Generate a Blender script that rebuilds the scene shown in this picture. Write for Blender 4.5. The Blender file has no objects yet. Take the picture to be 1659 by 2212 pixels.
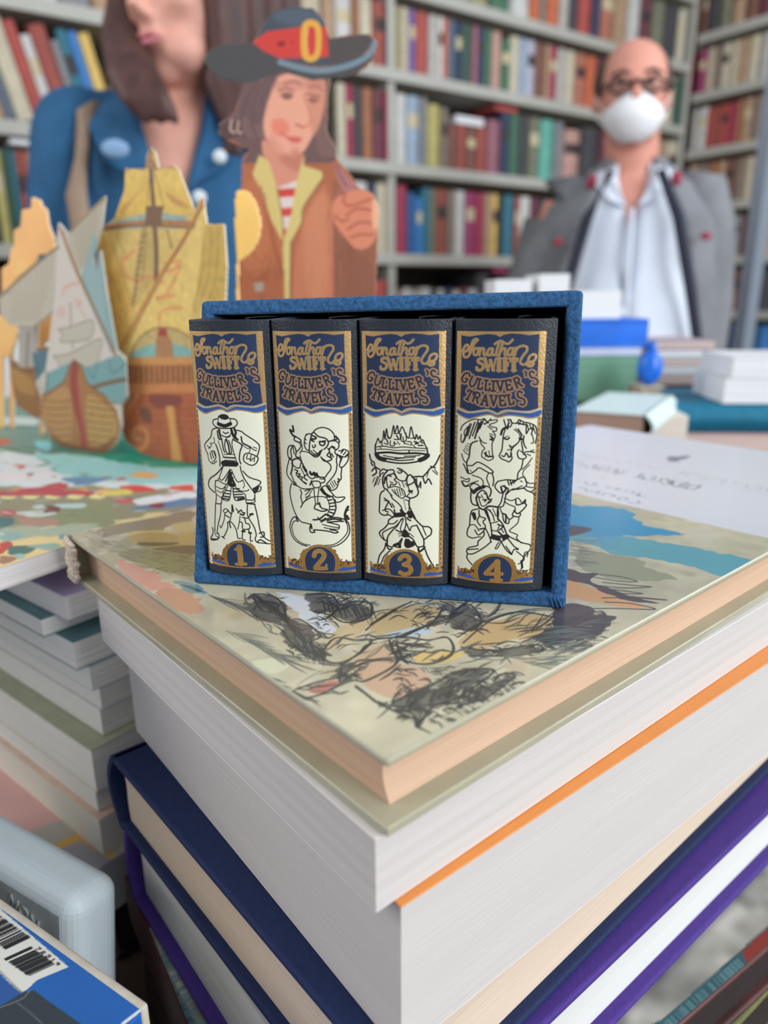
import bpy, math, random
import numpy as np
from mathutils import Vector, Matrix
random.seed(7); RNG = np.random.default_rng(5)
scene = bpy.context.scene
col = scene.collection

# ---------------------------------------------------------------- camera
FPX, PITCH, ROLL, CZ = 1560.0, math.radians(16.97), .0095, 1.24
F = np.array([0, math.cos(PITCH), -math.sin(PITCH)])
r0 = np.array([1., 0, 0]); u0 = np.array([0, math.sin(PITCH), math.cos(PITCH)])
RV = r0*math.cos(ROLL) - u0*math.sin(ROLL); UV = u0*math.cos(ROLL) + r0*math.sin(ROLL)
C0 = np.array([0, 0, CZ])
cam = bpy.data.cameras.new('camera'); cam_o = bpy.data.objects.new('camera', cam); col.objects.link(cam_o)
cam.sensor_fit = 'VERTICAL'; cam.sensor_height = 36; cam.lens = FPX/2212*36
cam.clip_start = .01; cam.clip_end = 30
m = Matrix.Identity(4)
for i in range(3):
    m[i][0] = RV[i]; m[i][1] = UV[i]; m[i][2] = -F[i]; m[i][3] = C0[i]
cam_o.matrix_world = m
cam.dof.use_dof = True; cam.dof.focus_distance = .213; cam.dof.aperture_fstop = cam.lens/3.0
scene.camera = cam_o

# ---------------------------------------------------------------- light
scene.view_settings.view_transform = 'Standard'; scene.view_settings.look = 'None'
scene.view_settings.exposure = 0.0; scene.view_settings.gamma = 1.0
scene.cycles.use_denoising = True
world = bpy.data.worlds.new('room_daylight'); scene.world = world; world.use_nodes = True
bgn = world.node_tree.nodes['Background']; bgn.inputs[0].default_value = (.86, .91, 1.0, 1); bgn.inputs[1].default_value = .58
def area(name, loc, target, sx, sy, power, colr):
    l = bpy.data.lights.new(name, 'AREA'); l.shape = 'RECTANGLE'; l.size = sx; l.size_y = sy; l.energy = power; l.color = colr
    o = bpy.data.objects.new(name, l); col.objects.link(o); o.location = loc
    o.rotation_euler = (Vector(target)-Vector(loc)).to_track_quat('-Z', 'Y').to_euler()
    return o
area('window_light', (2.1, -1.3, 2.1), (.1, .4, 1.1), 1.6, 1.6, 84, (.93, .97, 1.0))
area('far_window_light', (2.0, .9, 2.5), (.7, 1.6, 1.4), 1.2, 1.2, 26, (.95, .98, 1.0))
area('side_fill_light', (-2.0, .2, 2.2), (-.3, .8, 1.2), 1.4, 1.4, 25, (1.0, .94, .87))  # warm fill added from the left to brighten left-facing sides

# ---------------------------------------------------------------- helpers
def ray(x, y): return F + RV*(x-829.5)/FPX + UV*(1106-y)/FPX
def onz(x, y, h): d = ray(x, y); return C0 + d*(h/d[2])            # h: height relative to the lens
def onY(x, y, Y): d = ray(x, y); return C0 + d*(Y/d[1])
def onp(x, y, P, n): d = ray(x, y); return C0 + d*(np.dot(np.asarray(P)-C0, n)/np.dot(d, n))
def dirv(deg): a = math.radians(deg); return np.array([math.cos(a), math.sin(a), 0.])
def lin(c): c = np.asarray(c, float)/255.; return np.where(c <= .04045, c/12.92, ((c+.055)/1.055)**2.4)

MATS = {}
def M(name, rgb, rough=.6, spec=.4, var=.0, vs=60, bump=0., bs=200, metal=0., stretch=None, coat=0., emit=None):
    if name in MATS: return MATS[name]
    mt = bpy.data.materials.new(name); mt.use_nodes = True; nt = mt.node_tree; b = nt.nodes['Principled BSDF']
    c = tuple(lin(rgb)) + (1,)
    b.inputs['Base Color'].default_value = c; b.inputs['Roughness'].default_value = rough
    b.inputs['Specular IOR Level'].default_value = spec; b.inputs['Metallic'].default_value = metal
    b.inputs['Coat Weight'].default_value = coat
    tc = nt.nodes.new('ShaderNodeTexCoord'); mp = nt.nodes.new('ShaderNodeMapping'); nt.links.new(tc.outputs['Object'], mp.inputs[0])
    if stretch: mp.inputs['Scale'].default_value = stretch
    nz = nt.nodes.new('ShaderNodeTexNoise'); nz.inputs['Scale'].default_value = vs; nz.inputs['Detail'].default_value = 5
    nt.links.new(mp.outputs[0], nz.inputs['Vector'])
    rp = nt.nodes.new('ShaderNodeValToRGB'); v = var if var else .03
    rp.color_ramp.elements[0].position = .3; rp.color_ramp.elements[1].position = .7
    rp.color_ramp.elements[0].color = tuple(max(0, x*(1-v)) for x in c[:3])+(1,)
    rp.color_ramp.elements[1].color = tuple(min(1, x*(1+v)) for x in c[:3])+(1,)
    nt.links.new(nz.outputs[0], rp.inputs[0]); nt.links.new(rp.outputs[0], b.inputs['Base Color'])
    if bump:
        n2 = nt.nodes.new('ShaderNodeTexNoise'); n2.inputs['Scale'].default_value = bs; n2.inputs['Detail'].default_value = 4
        nt.links.new(mp.outputs[0], n2.inputs['Vector'])
        bp = nt.nodes.new('ShaderNodeBump'); bp.inputs['Strength'].default_value = bump; bp.inputs['Distance'].default_value = .0006
        nt.links.new(n2.outputs[0], bp.inputs['Height']); nt.links.new(bp.outputs[0], b.inputs['Normal'])
    MATS[name] = mt; return mt
def PAGES(name, rgb, var=.07, k=2600, bump=.35):
    return M(name, rgb, .85, .15, var=var, vs=1, bump=bump, bs=1, stretch=(18, 18, k))
def PAINTED(name, rough=.5, coat=0., spec=.4, foil=False):
    if name in MATS: return MATS[name]
    mt = bpy.data.materials.new(name); mt.use_nodes = True; nt = mt.node_tree; b = nt.nodes['Principled BSDF']
    at = nt.nodes.new('ShaderNodeAttribute'); at.attribute_name = 'Col'
    nt.links.new(at.outputs['Color'], b.inputs['Base Color'])
    b.inputs['Roughness'].default_value = rough; b.inputs['Coat Weight'].default_value = coat; b.inputs['Specular IOR Level'].default_value = spec
    b.inputs['Coat Roughness'].default_value = .12
    if foil:
        nt.links.new(at.outputs['Alpha'], b.inputs['Metallic'])
        mr = nt.nodes.new('ShaderNodeMapRange'); mr.inputs[3].default_value = rough; mr.inputs[4].default_value = .34
        nt.links.new(at.outputs['Alpha'], mr.inputs[0]); nt.links.new(mr.outputs[0], b.inputs['Roughness'])
        tc = nt.nodes.new('ShaderNodeTexCoord'); n2 = nt.nodes.new('ShaderNodeTexNoise'); n2.inputs['Scale'].default_value = 1500
        nt.links.new(tc.outputs['Object'], n2.inputs['Vector'])
        bp = nt.nodes.new('ShaderNodeBump'); bp.inputs['Strength'].default_value = .3; bp.inputs['Distance'].default_value = .0002
        nt.links.new(n2.outputs[0], bp.inputs['Height']); nt.links.new(bp.outputs[0], b.inputs['Normal'])
    MATS[name] = mt; return mt

class MB:
    """collects shapes into one mesh"""
    def __init__(s): s.v = []; s.f = []; s.mi = []
    def add(s, vs, fs, mi=0):
        o = len(s.v); s.v += [tuple(map(float, p)) for p in vs]; s.f += [tuple(i+o for i in f) for f in fs]; s.mi += [mi]*len(fs); return s
    def hexa(s, p, mi=0):   # 8 points: bottom 4 ccw, top 4 ccw
        return s.add(p, [(3,2,1,0),(4,5,6,7),(0,1,5,4),(1,2,6,5),(2,3,7,6),(3,0,4,7)], mi)
    def box(s, x0, x1, y0, y1, z0, z1, mi=0):
        return s.hexa([(x0,y0,z0),(x1,y0,z0),(x1,y1,z0),(x0,y1,z0),(x0,y0,z1),(x1,y0,z1),(x1,y1,z1),(x0,y1,z1)], mi)
    def prism(s, pts, z0, z1, mi=0):      # pts ccw in xy
        n = len(pts); vs = [(p[0],p[1],z0) for p in pts]+[(p[0],p[1],z1) for p in pts]
        return s.add(vs, [tuple(range(n-1,-1,-1)), tuple(range(n,2*n))]+[(i,(i+1)%n,(i+1)%n+n,i+n) for i in range(n)], mi)
    def loft(s, rings, mi=0, cap=True):
        n = len(rings[0]); vs = [p for r in rings for p in r]; fs = []
        for k in range(len(rings)-1):
            for i in range(n): fs.append((k*n+i, k*n+(i+1)%n, (k+1)*n+(i+1)%n, (k+1)*n+i))
        if cap: fs += [tuple(range(n-1,-1,-1)), tuple(range((len(rings)-1)*n, len(rings)*n))]
        return s.add(vs, fs, mi)
    def ell(s, c, r, seg=20, rings=14, mi=0, rot=None):
        R = rot or Matrix.Identity(3); rg = []
        vs = []; fs = []
        for j in range(rings+1):
            th = math.pi*j/rings
            for i in range(seg):
                ph = 2*math.pi*i/seg
                p = R @ Vector((r[0]*math.sin(th)*math.cos(ph), r[1]*math.sin(th)*math.sin(ph), -r[2]*math.cos(th)))
                vs.append((c[0]+p.x, c[1]+p.y, c[2]+p.z))
        for j in range(rings):
            for i in range(seg): fs.append((j*seg+i, j*seg+(i+1)%seg, (j+1)*seg+(i+1)%seg, (j+1)*seg+i))
        return s.add(vs, fs, mi)
    def tube(s, pts, rad, seg=12, mi=0):
        pts = [Vector(p) for p in pts]; rad = rad if hasattr(rad, '__len__') else [rad]*len(pts); rings = []
        for i, p in enumerate(pts):
            d = (pts[min(i+1,len(pts)-1)]-pts[max(i-1,0)]).normalized(); a = Vector((0,0,1)) if abs(d.z) < .9 else Vector((1,0,0))
            u = d.cross(a).normalized(); v = d.cross(u)
            rings.append([tuple(p+u*rad[i]*math.cos(2*math.pi*k/seg)+v*rad[i]*math.sin(2*math.pi*k/seg)) for k in range(seg)])
        return s.loft(rings, mi)
    def build(s, name, mats, parent=None, bevel=0, smooth=False, seg=2, angle=35):
        me = bpy.data.meshes.new(name); me.from_pydata(s.v, [], s.f); me.validate()
        mats = mats if isinstance(mats, (list, tuple)) else [mats]
        for t in mats: me.materials.append(t)
        if len(mats) > 1: me.polygons.foreach_set('material_index', s.mi)
        if smooth: me.polygons.foreach_set('use_smooth', [True]*len(me.polygons))
        import bmesh
        bm = bmesh.new(); bm.from_mesh(me); bmesh.ops.recalc_face_normals(bm, faces=bm.faces); bm.to_mesh(me); bm.free()
        o = bpy.data.objects.new(name, me); col.objects.link(o)
        if parent: o.parent = parent
        if bevel:
            b = o.modifiers.new('bevel', 'BEVEL'); b.width = bevel; b.segments = seg; b.limit_method = 'ANGLE'; b.angle_limit = math.radians(angle); b.harden_normals = False
        return o
def tag(o, label=None, cat=None, group=None, kind=None):
    if label: o['label'] = label
    if cat: o['category'] = cat
    if group: o['group'] = group
    if kind: o['kind'] = kind
    return o
def empty(name, loc=(0,0,0), rz=0., label=None, cat=None, group=None):
    o = bpy.data.objects.new(name, None); col.objects.link(o); o.location = loc; o.rotation_euler = (0,0,rz); o.empty_display_size = .01
    return tag(o, label, cat, group)

# ---- painting by hand on a grid of vertices (print and foil on real surfaces)
class Cv:
    def __init__(s, W, H, bg): s.W, s.H = W, H; s.a = np.zeros((H, W, 4)); s.a[..., :3] = np.array(bg)/255.; s.tf = lambda p: p; s.k = 1.
    def _mix(s, y0, y1, x0, x1, al, c, metal):
        r = s.a[y0:y1, x0:x1]; al = al[..., None]
        r[..., :3] = r[..., :3]*(1-al) + np.array(c)/255.*al
        if metal is not None: r[..., 3:] = r[..., 3:]*(1-al) + metal*al
    def fill(s, pts, c, al=1., metal=None, sm=False, rough=0., feather=0):
        p = [s.tf(q) for q in pts]; p = np.array(smooth(p, True) if sm else p, float)
        x0, y0 = np.maximum(np.floor(p.min(0)).astype(int)-1, 0); x1 = min(int(p[:,0].max())+2, s.W); y1 = min(int(p[:,1].max())+2, s.H)
        if x1 <= x0 or y1 <= y0: return
        acc = np.zeros((y1-y0, x1-x0)); ys, xs = np.mgrid[y0:y1, x0:x1].astype(float)
        if rough: xs = xs + rough*noise(x1-x0, y1-y0, 9); ys = ys + rough*noise(x1-x0, y1-y0, 9)
        for dx, dy in ((.25,.25),(.75,.75),(.25,.75),(.75,.25)):
            ins = np.zeros(acc.shape, bool); X = xs+dx-.5; Y = ys+dy-.5
            for i in range(len(p)):
                (ax, ay), (bx, by) = p[i-1], p[i]
                if ay == by: continue
                ins ^= ((ay > Y) != (by > Y)) & (X < (bx-ax)*(Y-ay)/(by-ay)+ax)
            acc += ins*.25
        for _ in range(feather):
            q = np.pad(acc, 1, mode='edge'); acc = (q[:-2,1:-1]+q[2:,1:-1]+q[1:-1,:-2]+q[1:-1,2:]+2*q[1:-1,1:-1])/6
        s._mix(y0, y1, x0, x1, acc*al, c, metal)
    def line(s, pts, w, c, al=1., metal=None, sm=True, taper=False):
        p = [s.tf(q) for q in pts]; p = np.array(smooth(p) if sm and len(p) > 2 else p, float); w = w*s.k; n = len(p)-1
        if n < 1: return
        x0, y0 = np.maximum(np.floor(p.min(0)-w-2).astype(int), 0); x1 = min(int(p[:,0].max()+w)+3, s.W); y1 = min(int(p[:,1].max()+w)+3, s.H)
        if x1 <= x0 or y1 <= y0: return
        acc = np.zeros((y1-y0, x1-x0))
        for i in range(n):
            (ax, ay), (bx, by) = p[i], p[i+1]
            X0 = max(int(min(ax,bx)-w-2), x0); X1 = min(int(max(ax,bx)+w)+3, x1); Y0 = max(int(min(ay,by)-w-2), y0); Y1 = min(int(max(ay,by)+w)+3, y1)
            if X1 <= X0 or Y1 <= Y0: continue
            ys, xs = np.mgrid[Y0:Y1, X0:X1].astype(float); L = (bx-ax)**2+(by-ay)**2+1e-9
            t = np.clip(((xs-ax)*(bx-ax)+(ys-ay)*(by-ay))/L, 0, 1); d = np.hypot(xs-ax-t*(bx-ax), ys-ay-t*(by-ay))
            ww = w*(1. if not taper else (.25+.75*math.sin(math.pi*(i+.5)/n)))
            v = acc[Y0-y0:Y1-y0, X0-x0:X1-x0]; np.maximum(v, np.clip(ww/2+.5-d, 0, 1), out=v)
        s._mix(y0, y1, x0, x1, acc*al, c, metal)
    def mottle(s, amt, sc, tint=(1,1,1)):
        s.a[..., :3] = np.clip(s.a[..., :3]*(1+amt*noise(s.W, s.H, sc)[..., None]*np.array(tint)), 0, 1)
def noise(W, H, sc):
    W = int(W); H = int(H); g = RNG.standard_normal((int(H/sc)+3, int(W/sc)+3)); y = np.arange(H)/sc; x = np.arange(W)/sc
    yi = y.astype(int); xi = x.astype(int); fy = (y-yi)[:, None]; fx = (x-xi)[None]
    fy = fy*fy*(3-2*fy); fx = fx*fx*(3-2*fx)
    return (g[yi][:, xi]*(1-fx)+g[yi][:, xi+1]*fx)*(1-fy)+(g[yi+1][:, xi]*(1-fx)+g[yi+1][:, xi+1]*fx)*fy
def smooth(p, closed=False, k=5):
    p = [np.array(q, float) for q in p]; n = len(p); out = []
    rng = range(n) if closed else range(n-1)
    for i in rng:
        a, b, c, d = (p[(i-1) % n], p[i], p[(i+1) % n], p[(i+2) % n]) if closed else (p[max(i-1,0)], p[i], p[i+1], p[min(i+2,n-1)])
        for j in range(k):
            t = j/k; out.append(.5*((2*b)+(c-a)*t+(2*a-5*b+4*c-d)*t*t+(3*b-a-3*c+d)*t**3))
    if not closed: out.append(p[-1])
    return out
def sheet(name, cv, pos, mat, parent=None, mask=None, thick=0., normal=(0,0,1), back=None, smooth_=False):
    """pos: (H,W,3) positions for the canvas pixels; mask: (H-1,W-1) cells kept; thick: real card thickness"""
    H, W = cv.H, cv.W; idx = np.arange(H*W).reshape(H, W)
    q = np.stack([idx[:-1,:-1], idx[1:,:-1], idx[1:,1:], idx[:-1,1:]], -1)
    mask = np.ones((H-1, W-1), bool) if mask is None else mask
    fr = q[mask]; P = pos.reshape(-1, 3); Cc = cv.a.reshape(-1, 4).copy(); faces = [fr]; mats = [np.zeros(len(fr), int)]
    if thick:
        N = H*W; P = np.vstack([P, P - np.array(normal)*thick]); Cb = Cc.copy(); Cb[:, :3] = np.array(back or (225,222,214))/255.; Cb[:, 3] = 0; Cc = np.vstack([Cc, Cb])
        faces.append(fr[:, ::-1]+N)
        mp = np.pad(mask, 1); m0 = mp[1:-1,1:-1]
        up = m0 & ~mp[:-2,1:-1]; dn = m0 & ~mp[2:,1:-1]; lf = m0 & ~mp[1:-1,:-2]; rt = m0 & ~mp[1:-1,2:]
        for mk, a, b in ((lf, idx[:-1,:-1], idx[1:,:-1]), (dn, idx[1:,:-1], idx[1:,1:]), (rt, idx[1:,1:], idx[:-1,1:]), (up, idx[:-1,1:], idx[:-1,:-1])):
            A, B = a[mk], b[mk]; faces.append(np.stack([B, A, A+N, B+N], -1))
    Fc = np.vstack(faces); used = np.unique(Fc); rm = np.full(len(P), -1); rm[used] = np.arange(len(used)); Fc = rm[Fc]; P = P[used]; Cc = Cc[used]
    me = bpy.data.meshes.new(name); me.vertices.add(len(P)); me.vertices.foreach_set('co', P.astype(np.float32).ravel())
    me.loops.add(len(Fc)*4); me.loops.foreach_set('vertex_index', Fc.astype(np.int32).ravel())
    me.polygons.add(len(Fc)); me.polygons.foreach_set('loop_start', np.arange(0, len(Fc)*4, 4, dtype=np.int32))
    try: me.polygons.foreach_set('loop_total', np.full(len(Fc), 4, np.int32))
    except Exception: pass
    me.update(calc_edges=True)
    if smooth_: me.polygons.foreach_set('use_smooth', np.ones(len(Fc), bool))
    at = me.color_attributes.new('Col', 'BYTE_COLOR', 'POINT'); at.data.foreach_set('color_srgb', np.clip(Cc, 0, 1).astype(np.float32).ravel())
    me.materials.append(mat); o = bpy.data.objects.new(name, me); col.objects.link(o)
    if parent: o.parent = parent
    return o
def cellmask(cv, polys):
    """True where a cell centre is inside any outline (given in tf coordinates)"""
    t = Cv(cv.W, cv.H, (0,0,0)); t.tf = cv.tf
    for p, sm in polys: t.fill(p, (255,255,255), sm=sm)
    g = t.a[..., 0]; return (g[:-1,:-1]+g[1:,:-1]+g[1:,1:]+g[:-1,1:]) > 2.0

def corner(h, L1, L2, R1, R2):
    """corner point and angle of a block from its two visible edges on the level h"""
    P = [onz(*q, h) for q in (L1, L2, R1, R2)]
    A = np.array([P[1][:2]-P[0][:2], -(P[3][:2]-P[2][:2])]).T; t = np.linalg.solve(A, P[2][:2]-P[0][:2]); c = P[0][:2]+t[0]*(P[1][:2]-P[0][:2])
    l = P[0][:2]-c; r = P[3][:2]-c; al = math.degrees(math.atan2(l[1], l[0])); ar = math.degrees(math.atan2(r[1], r[0]))
    return c, (ar+al-90)/2

def book(name, label, cat, c, ang, La, Lb, h0, h1, cover, pages, spine='b', tc=.0025, ov=.003, group=None, coat=0., art=None, spine_m=None, bot=None, topcut=0., topa=0., bl=None, soft=False, taglist=None):
    """lying book. c: corner nearest the camera, a axis at ang, b axis at ang+90.  spine: 'a','b','-a','-b' side"""
    t = h1-h0; e = empty(name, (c[0], c[1], CZ+h0), math.radians(ang), label, cat, group)
    ia0 = ia1 = ib0 = ib1 = ov
    if spine == 'b': ib1 = tc
    if spine == 'a': ia1 = tc
    if spine == '-b': ib0 = tc
    if spine == '-a': ia0 = tc
    bot = bot or cover
    top = MB().box(topa, La, topcut, Lb, t-tc, t).build('front_cover', cover, e, bevel=min(.0012, tc*.45), seg=3)
    MB().box(0, La, 0, Lb, 0, tc).build('back_cover', bot, e, bevel=min(.0012, tc*.45), seg=3)
    # page block, gently hollow fore-edge, slightly uneven leaves
    n = 9; pts = []
    x0, x1, y0, y1 = ia0, La-ia1, ib0, Lb-ib1; cc = 0 if soft else min(.0022, t*.12)
    rings = []
    for k in range(n):
        z = tc+(t-2*tc)*k/(n-1); s = math.sin(math.pi*k/(n-1))*cc
        f = {'b': (0,0,s,0), 'a': (s,0,0,0), '-b': (0,0,0,-s), '-a': (0,-s,0,0)}.get(spine, (0,0,0,0))
        j = random.uniform(0, .00025)
        rings.append([(x0+f[0]+j, y0+f[2]+j, z), (x1+f[1], y0+f[2]+j, z), (x1+f[1], y1+f[3], z), (x0+f[0]+j, y1+f[3], z)])
    MB().loft(rings).build('page_block', pages, e)
    # spine board, rounded
    sg = 10; rr = []
    if spine in ('b', '-b', 'a', '-a'):
        blg = bl if bl is not None else (0. if soft else min(.35*t, .008))
        for k in range(sg+1):
            z = t*k/sg; q = math.sin(math.pi*k/sg)*blg
            L = {'b': La, '-b': La, 'a': Lb, '-a': Lb}[spine]
            def pt(u, off):
                if spine == 'b': return (u, Lb+off, z)
                if spine == '-b': return (u, -off, z)
                if spine == 'a': return (La+off, u, z)
                return (-off, u, z)
            rr.append([pt(0, q-tc), pt(L, q-tc), pt(L, q), pt(0, q)])
        MB().loft(rr).build('spine', spine_m or cover, e, smooth=False)
    return e
# ================================================================ the small slipcase with four volumes
AH = -.088                                  # level of the illustrated cover they stand on
L_ = onz(417, 1261, AH); R_ = onz(1222, 1316, AH); CW = float(np.linalg.norm(R_-L_))
e1 = (R_-L_)/CW; cang = math.degrees(math.atan2(e1[1], e1[0]))
case_e = empty('slipcase', tuple(L_), math.radians(cang), 'small blue mottled slipcase standing open on the sketched cover, holding four tiny volumes', 'slipcase')
suede = M('blue_suede', (46, 88, 130), .8, .2, var=.4, vs=900, bump=.5, bs=1400)
lining = M('black_lining', (20, 22, 28), .8, .2, bump=.2)
TB, DEP = .0042, .062
HL, HR, RL, RR = .0856, .0878, .0225, .0150           # heights and set-back of the sloping front, left and right
def lerp(a, b, t): return a+(b-a)*t
mb = MB(); t = TB
mb.hexa([(0,0,0),(CW,0,0),(CW,DEP,0),(0,DEP,0),(0,.0006,t),(CW,.0006,t),(CW,DEP,t),(0,DEP,t)])
bot = mb.build('bottom_panel', suede, case_e, bevel=.0012, seg=3)
mb = MB(); fL = RL*(HL-t)/HL; fR = RR*(HR-t)/HR
mb.hexa([(0,.0006,t*.6),(t,.0006,t*.6),(t,DEP,t*.6),(0,DEP,t*.6),(0,RL,HL),(t,RL,HL),(t,DEP,HL),(0,DEP,HL)])
mb.build('side_panel', suede, case_e, bevel=.0012, seg=3)
mb = MB(); mb.hexa([(CW-t,.0006,t*.6),(CW,.0006,t*.6),(CW,DEP,t*.6),(CW-t,DEP,t*.6),(CW-t,RR,HR),(CW,RR,HR),(CW,DEP,HR),(CW-t,DEP,HR)])
mb.build('side_panel', suede, case_e, bevel=.0012, seg=3)
mb = MB(); mb.hexa([(0,RL-.001,HL-t),(CW,RR-.001,HR-t),(CW,DEP,HR-t),(0,DEP,HL-t),(0,RL+.0004,HL),(CW,RR+.0004,HR),(CW,DEP,HR),(0,DEP,HL)])
mb.build('top_panel', suede, case_e, bevel=.0012, seg=3)
MB().hexa([(0,DEP-t,0),(CW,DEP-t,0),(CW,DEP,0),(0,DEP,0),(0,DEP-t,HL),(CW,DEP-t,HR),(CW,DEP,HR),(0,DEP,HL)]).build('back_panel', suede, case_e, bevel=.001)
li = MB(); g = .0003
li.hexa([(t,.005,t),(t+g,.005,t),(t+g,DEP-t,t),(t,DEP-t,t),(t,RL+.003,HL-t),(t+g,RL+.003,HL-t),(t+g,DEP-t,HL-t),(t,DEP-t,HL-t)])
li.hexa([(CW-t-g,.005,t),(CW-t,.005,t),(CW-t,DEP-t,t),(CW-t-g,DEP-t,t),(CW-t-g,RR+.003,HR-t),(CW-t,RR+.003,HR-t),(CW-t,DEP-t,HR-t),(CW-t-g,DEP-t,HR-t)])
li.box(t, CW-t, DEP-t-g, DEP-t, t, HL-t); li.box(t, CW-t, .006, DEP-t, t, t+g)
li.hexa([(t,RL+.003,HL-t-g),(CW-t,RR+.003,HR-t-g),(CW-t,DEP-t,HR-t-g),(t,DEP-t,HL-t-g),(t,RL+.003,HL-t),(CW-t,RR+.003,HR-t),(CW-t,DEP-t,HR-t),(t,DEP-t,HL-t)])
tag(li.build('lining', lining, case_e), 'black cloth lining')
for x, a in ((.0, 45), (CW, 135)):     # folded corner tucks
    f = MB()
    for k in range(3):
        q = .0012*k
        if x == 0: continue
        f.tube([(x-.0012-q, -.00015, .0005), (x-.0028-q*.8, -.0002, .0045)], [.0004, .0001], 6)
    if f.v: f.build('corner_tuck', suede, case_e, smooth=True)

bd = dirv(-10.3); bn = np.array([-bd[1], bd[0], 0.]); BP = onz(530, 1248, -.084)
leather = M('black_leather', (30, 38, 48), .42, .45, var=.12, vs=300, bump=.35, bs=1600)
mini_pages = PAGES('mini_pages', (205, 195, 175))
spine_paint = PAINTED('spine_print', .55, foil=True)
HT, HB = -.0102, -.0808
LBL = [(-.0127, .0093), (.0120, .0345), (.0375, .0606), (.0635, .0868)]
WID = [(-.0131, .0112), (.0114, .0362), (.0365, .0623), (.0628, .0897)]
def bulge(s, i):
    c = (WID[i][0]+WID[i][1])/2; h = (WID[i][1]-WID[i][0])/2; return .0032*min(1, abs(s-c)/h)**2.2
CVW, CVH = 290, 920
def tf_for(i, ox, oy, sc):
    def tf(q):
        x = ox+q[0]/sc; y = oy+q[1]/sc; off = .001
        for _ in range(4):
            P = onp(x, y, BP+bn*off, bn); s = float((P-BP)@bd); off = bulge(s, i)
        return ((s-LBL[i][0])/(LBL[i][1]-LBL[i][0])*(CVW-1), (HT-(P[2]-CZ))/(HT-HB)*(CVH-1))
    return tf
GOLD = (206, 168, 114); NAVY = (26, 46, 80); BLUE = (36, 82, 150); INK = (30, 24, 22)
def letter(ch):
    return {'G': [[(.4,-.3),(.1,-.5),(-.3,-.35),(-.4,.1),(-.15,.48),(.25,.45),(.35,.1),(.05,.1)]], 'U': [[(-.35,-.5),(-.35,.2),(0,.5),(.35,.2),(.35,-.5)]],
      'L': [[(-.2,-.5),(-.2,.5),(.35,.48),(.35,.25)],[(-.4,-.5),(.0,-.5)]], 'I': [[(0,-.5),(0,.5)],[(-.25,-.5),(.25,-.5)],[(-.25,.5),(.25,.5)]],
      'V': [[(-.4,-.5),(0,.5),(.4,-.5)],[(-.5,-.5),(-.2,-.5)],[(.2,-.5),(.5,-.5)]], 'E': [[(.35,-.3),(.35,-.5),(-.3,-.5),(-.3,.5),(.38,.5),(.38,.28)],[(-.3,0),(.2,0)]],
      'R': [[(-.3,.5),(-.3,-.5),(.15,-.5),(.35,-.25),(.15,0),(-.3,0)],[(0,0),(.4,.5)]], 'T': [[(0,-.5),(0,.5)],[(-.42,-.25),(-.42,-.5),(.42,-.5),(.42,-.25)],[(-.2,.5),(.2,.5)]],
      'A': [[(-.4,.5),(0,-.5),(.4,.5)],[(-.22,.12),(.22,.12)],[(-.5,.5),(-.25,.5)],[(.25,.5),(.5,.5)]],
      'S': [[(.35,-.35),(.1,-.52),(-.25,-.42),(-.25,-.12),(.25,.1),(.35,.38),(0,.54),(-.35,.4)]], "'": [[(0,-.3),(.12,0),(-.1,.3)]]}[ch]
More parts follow.
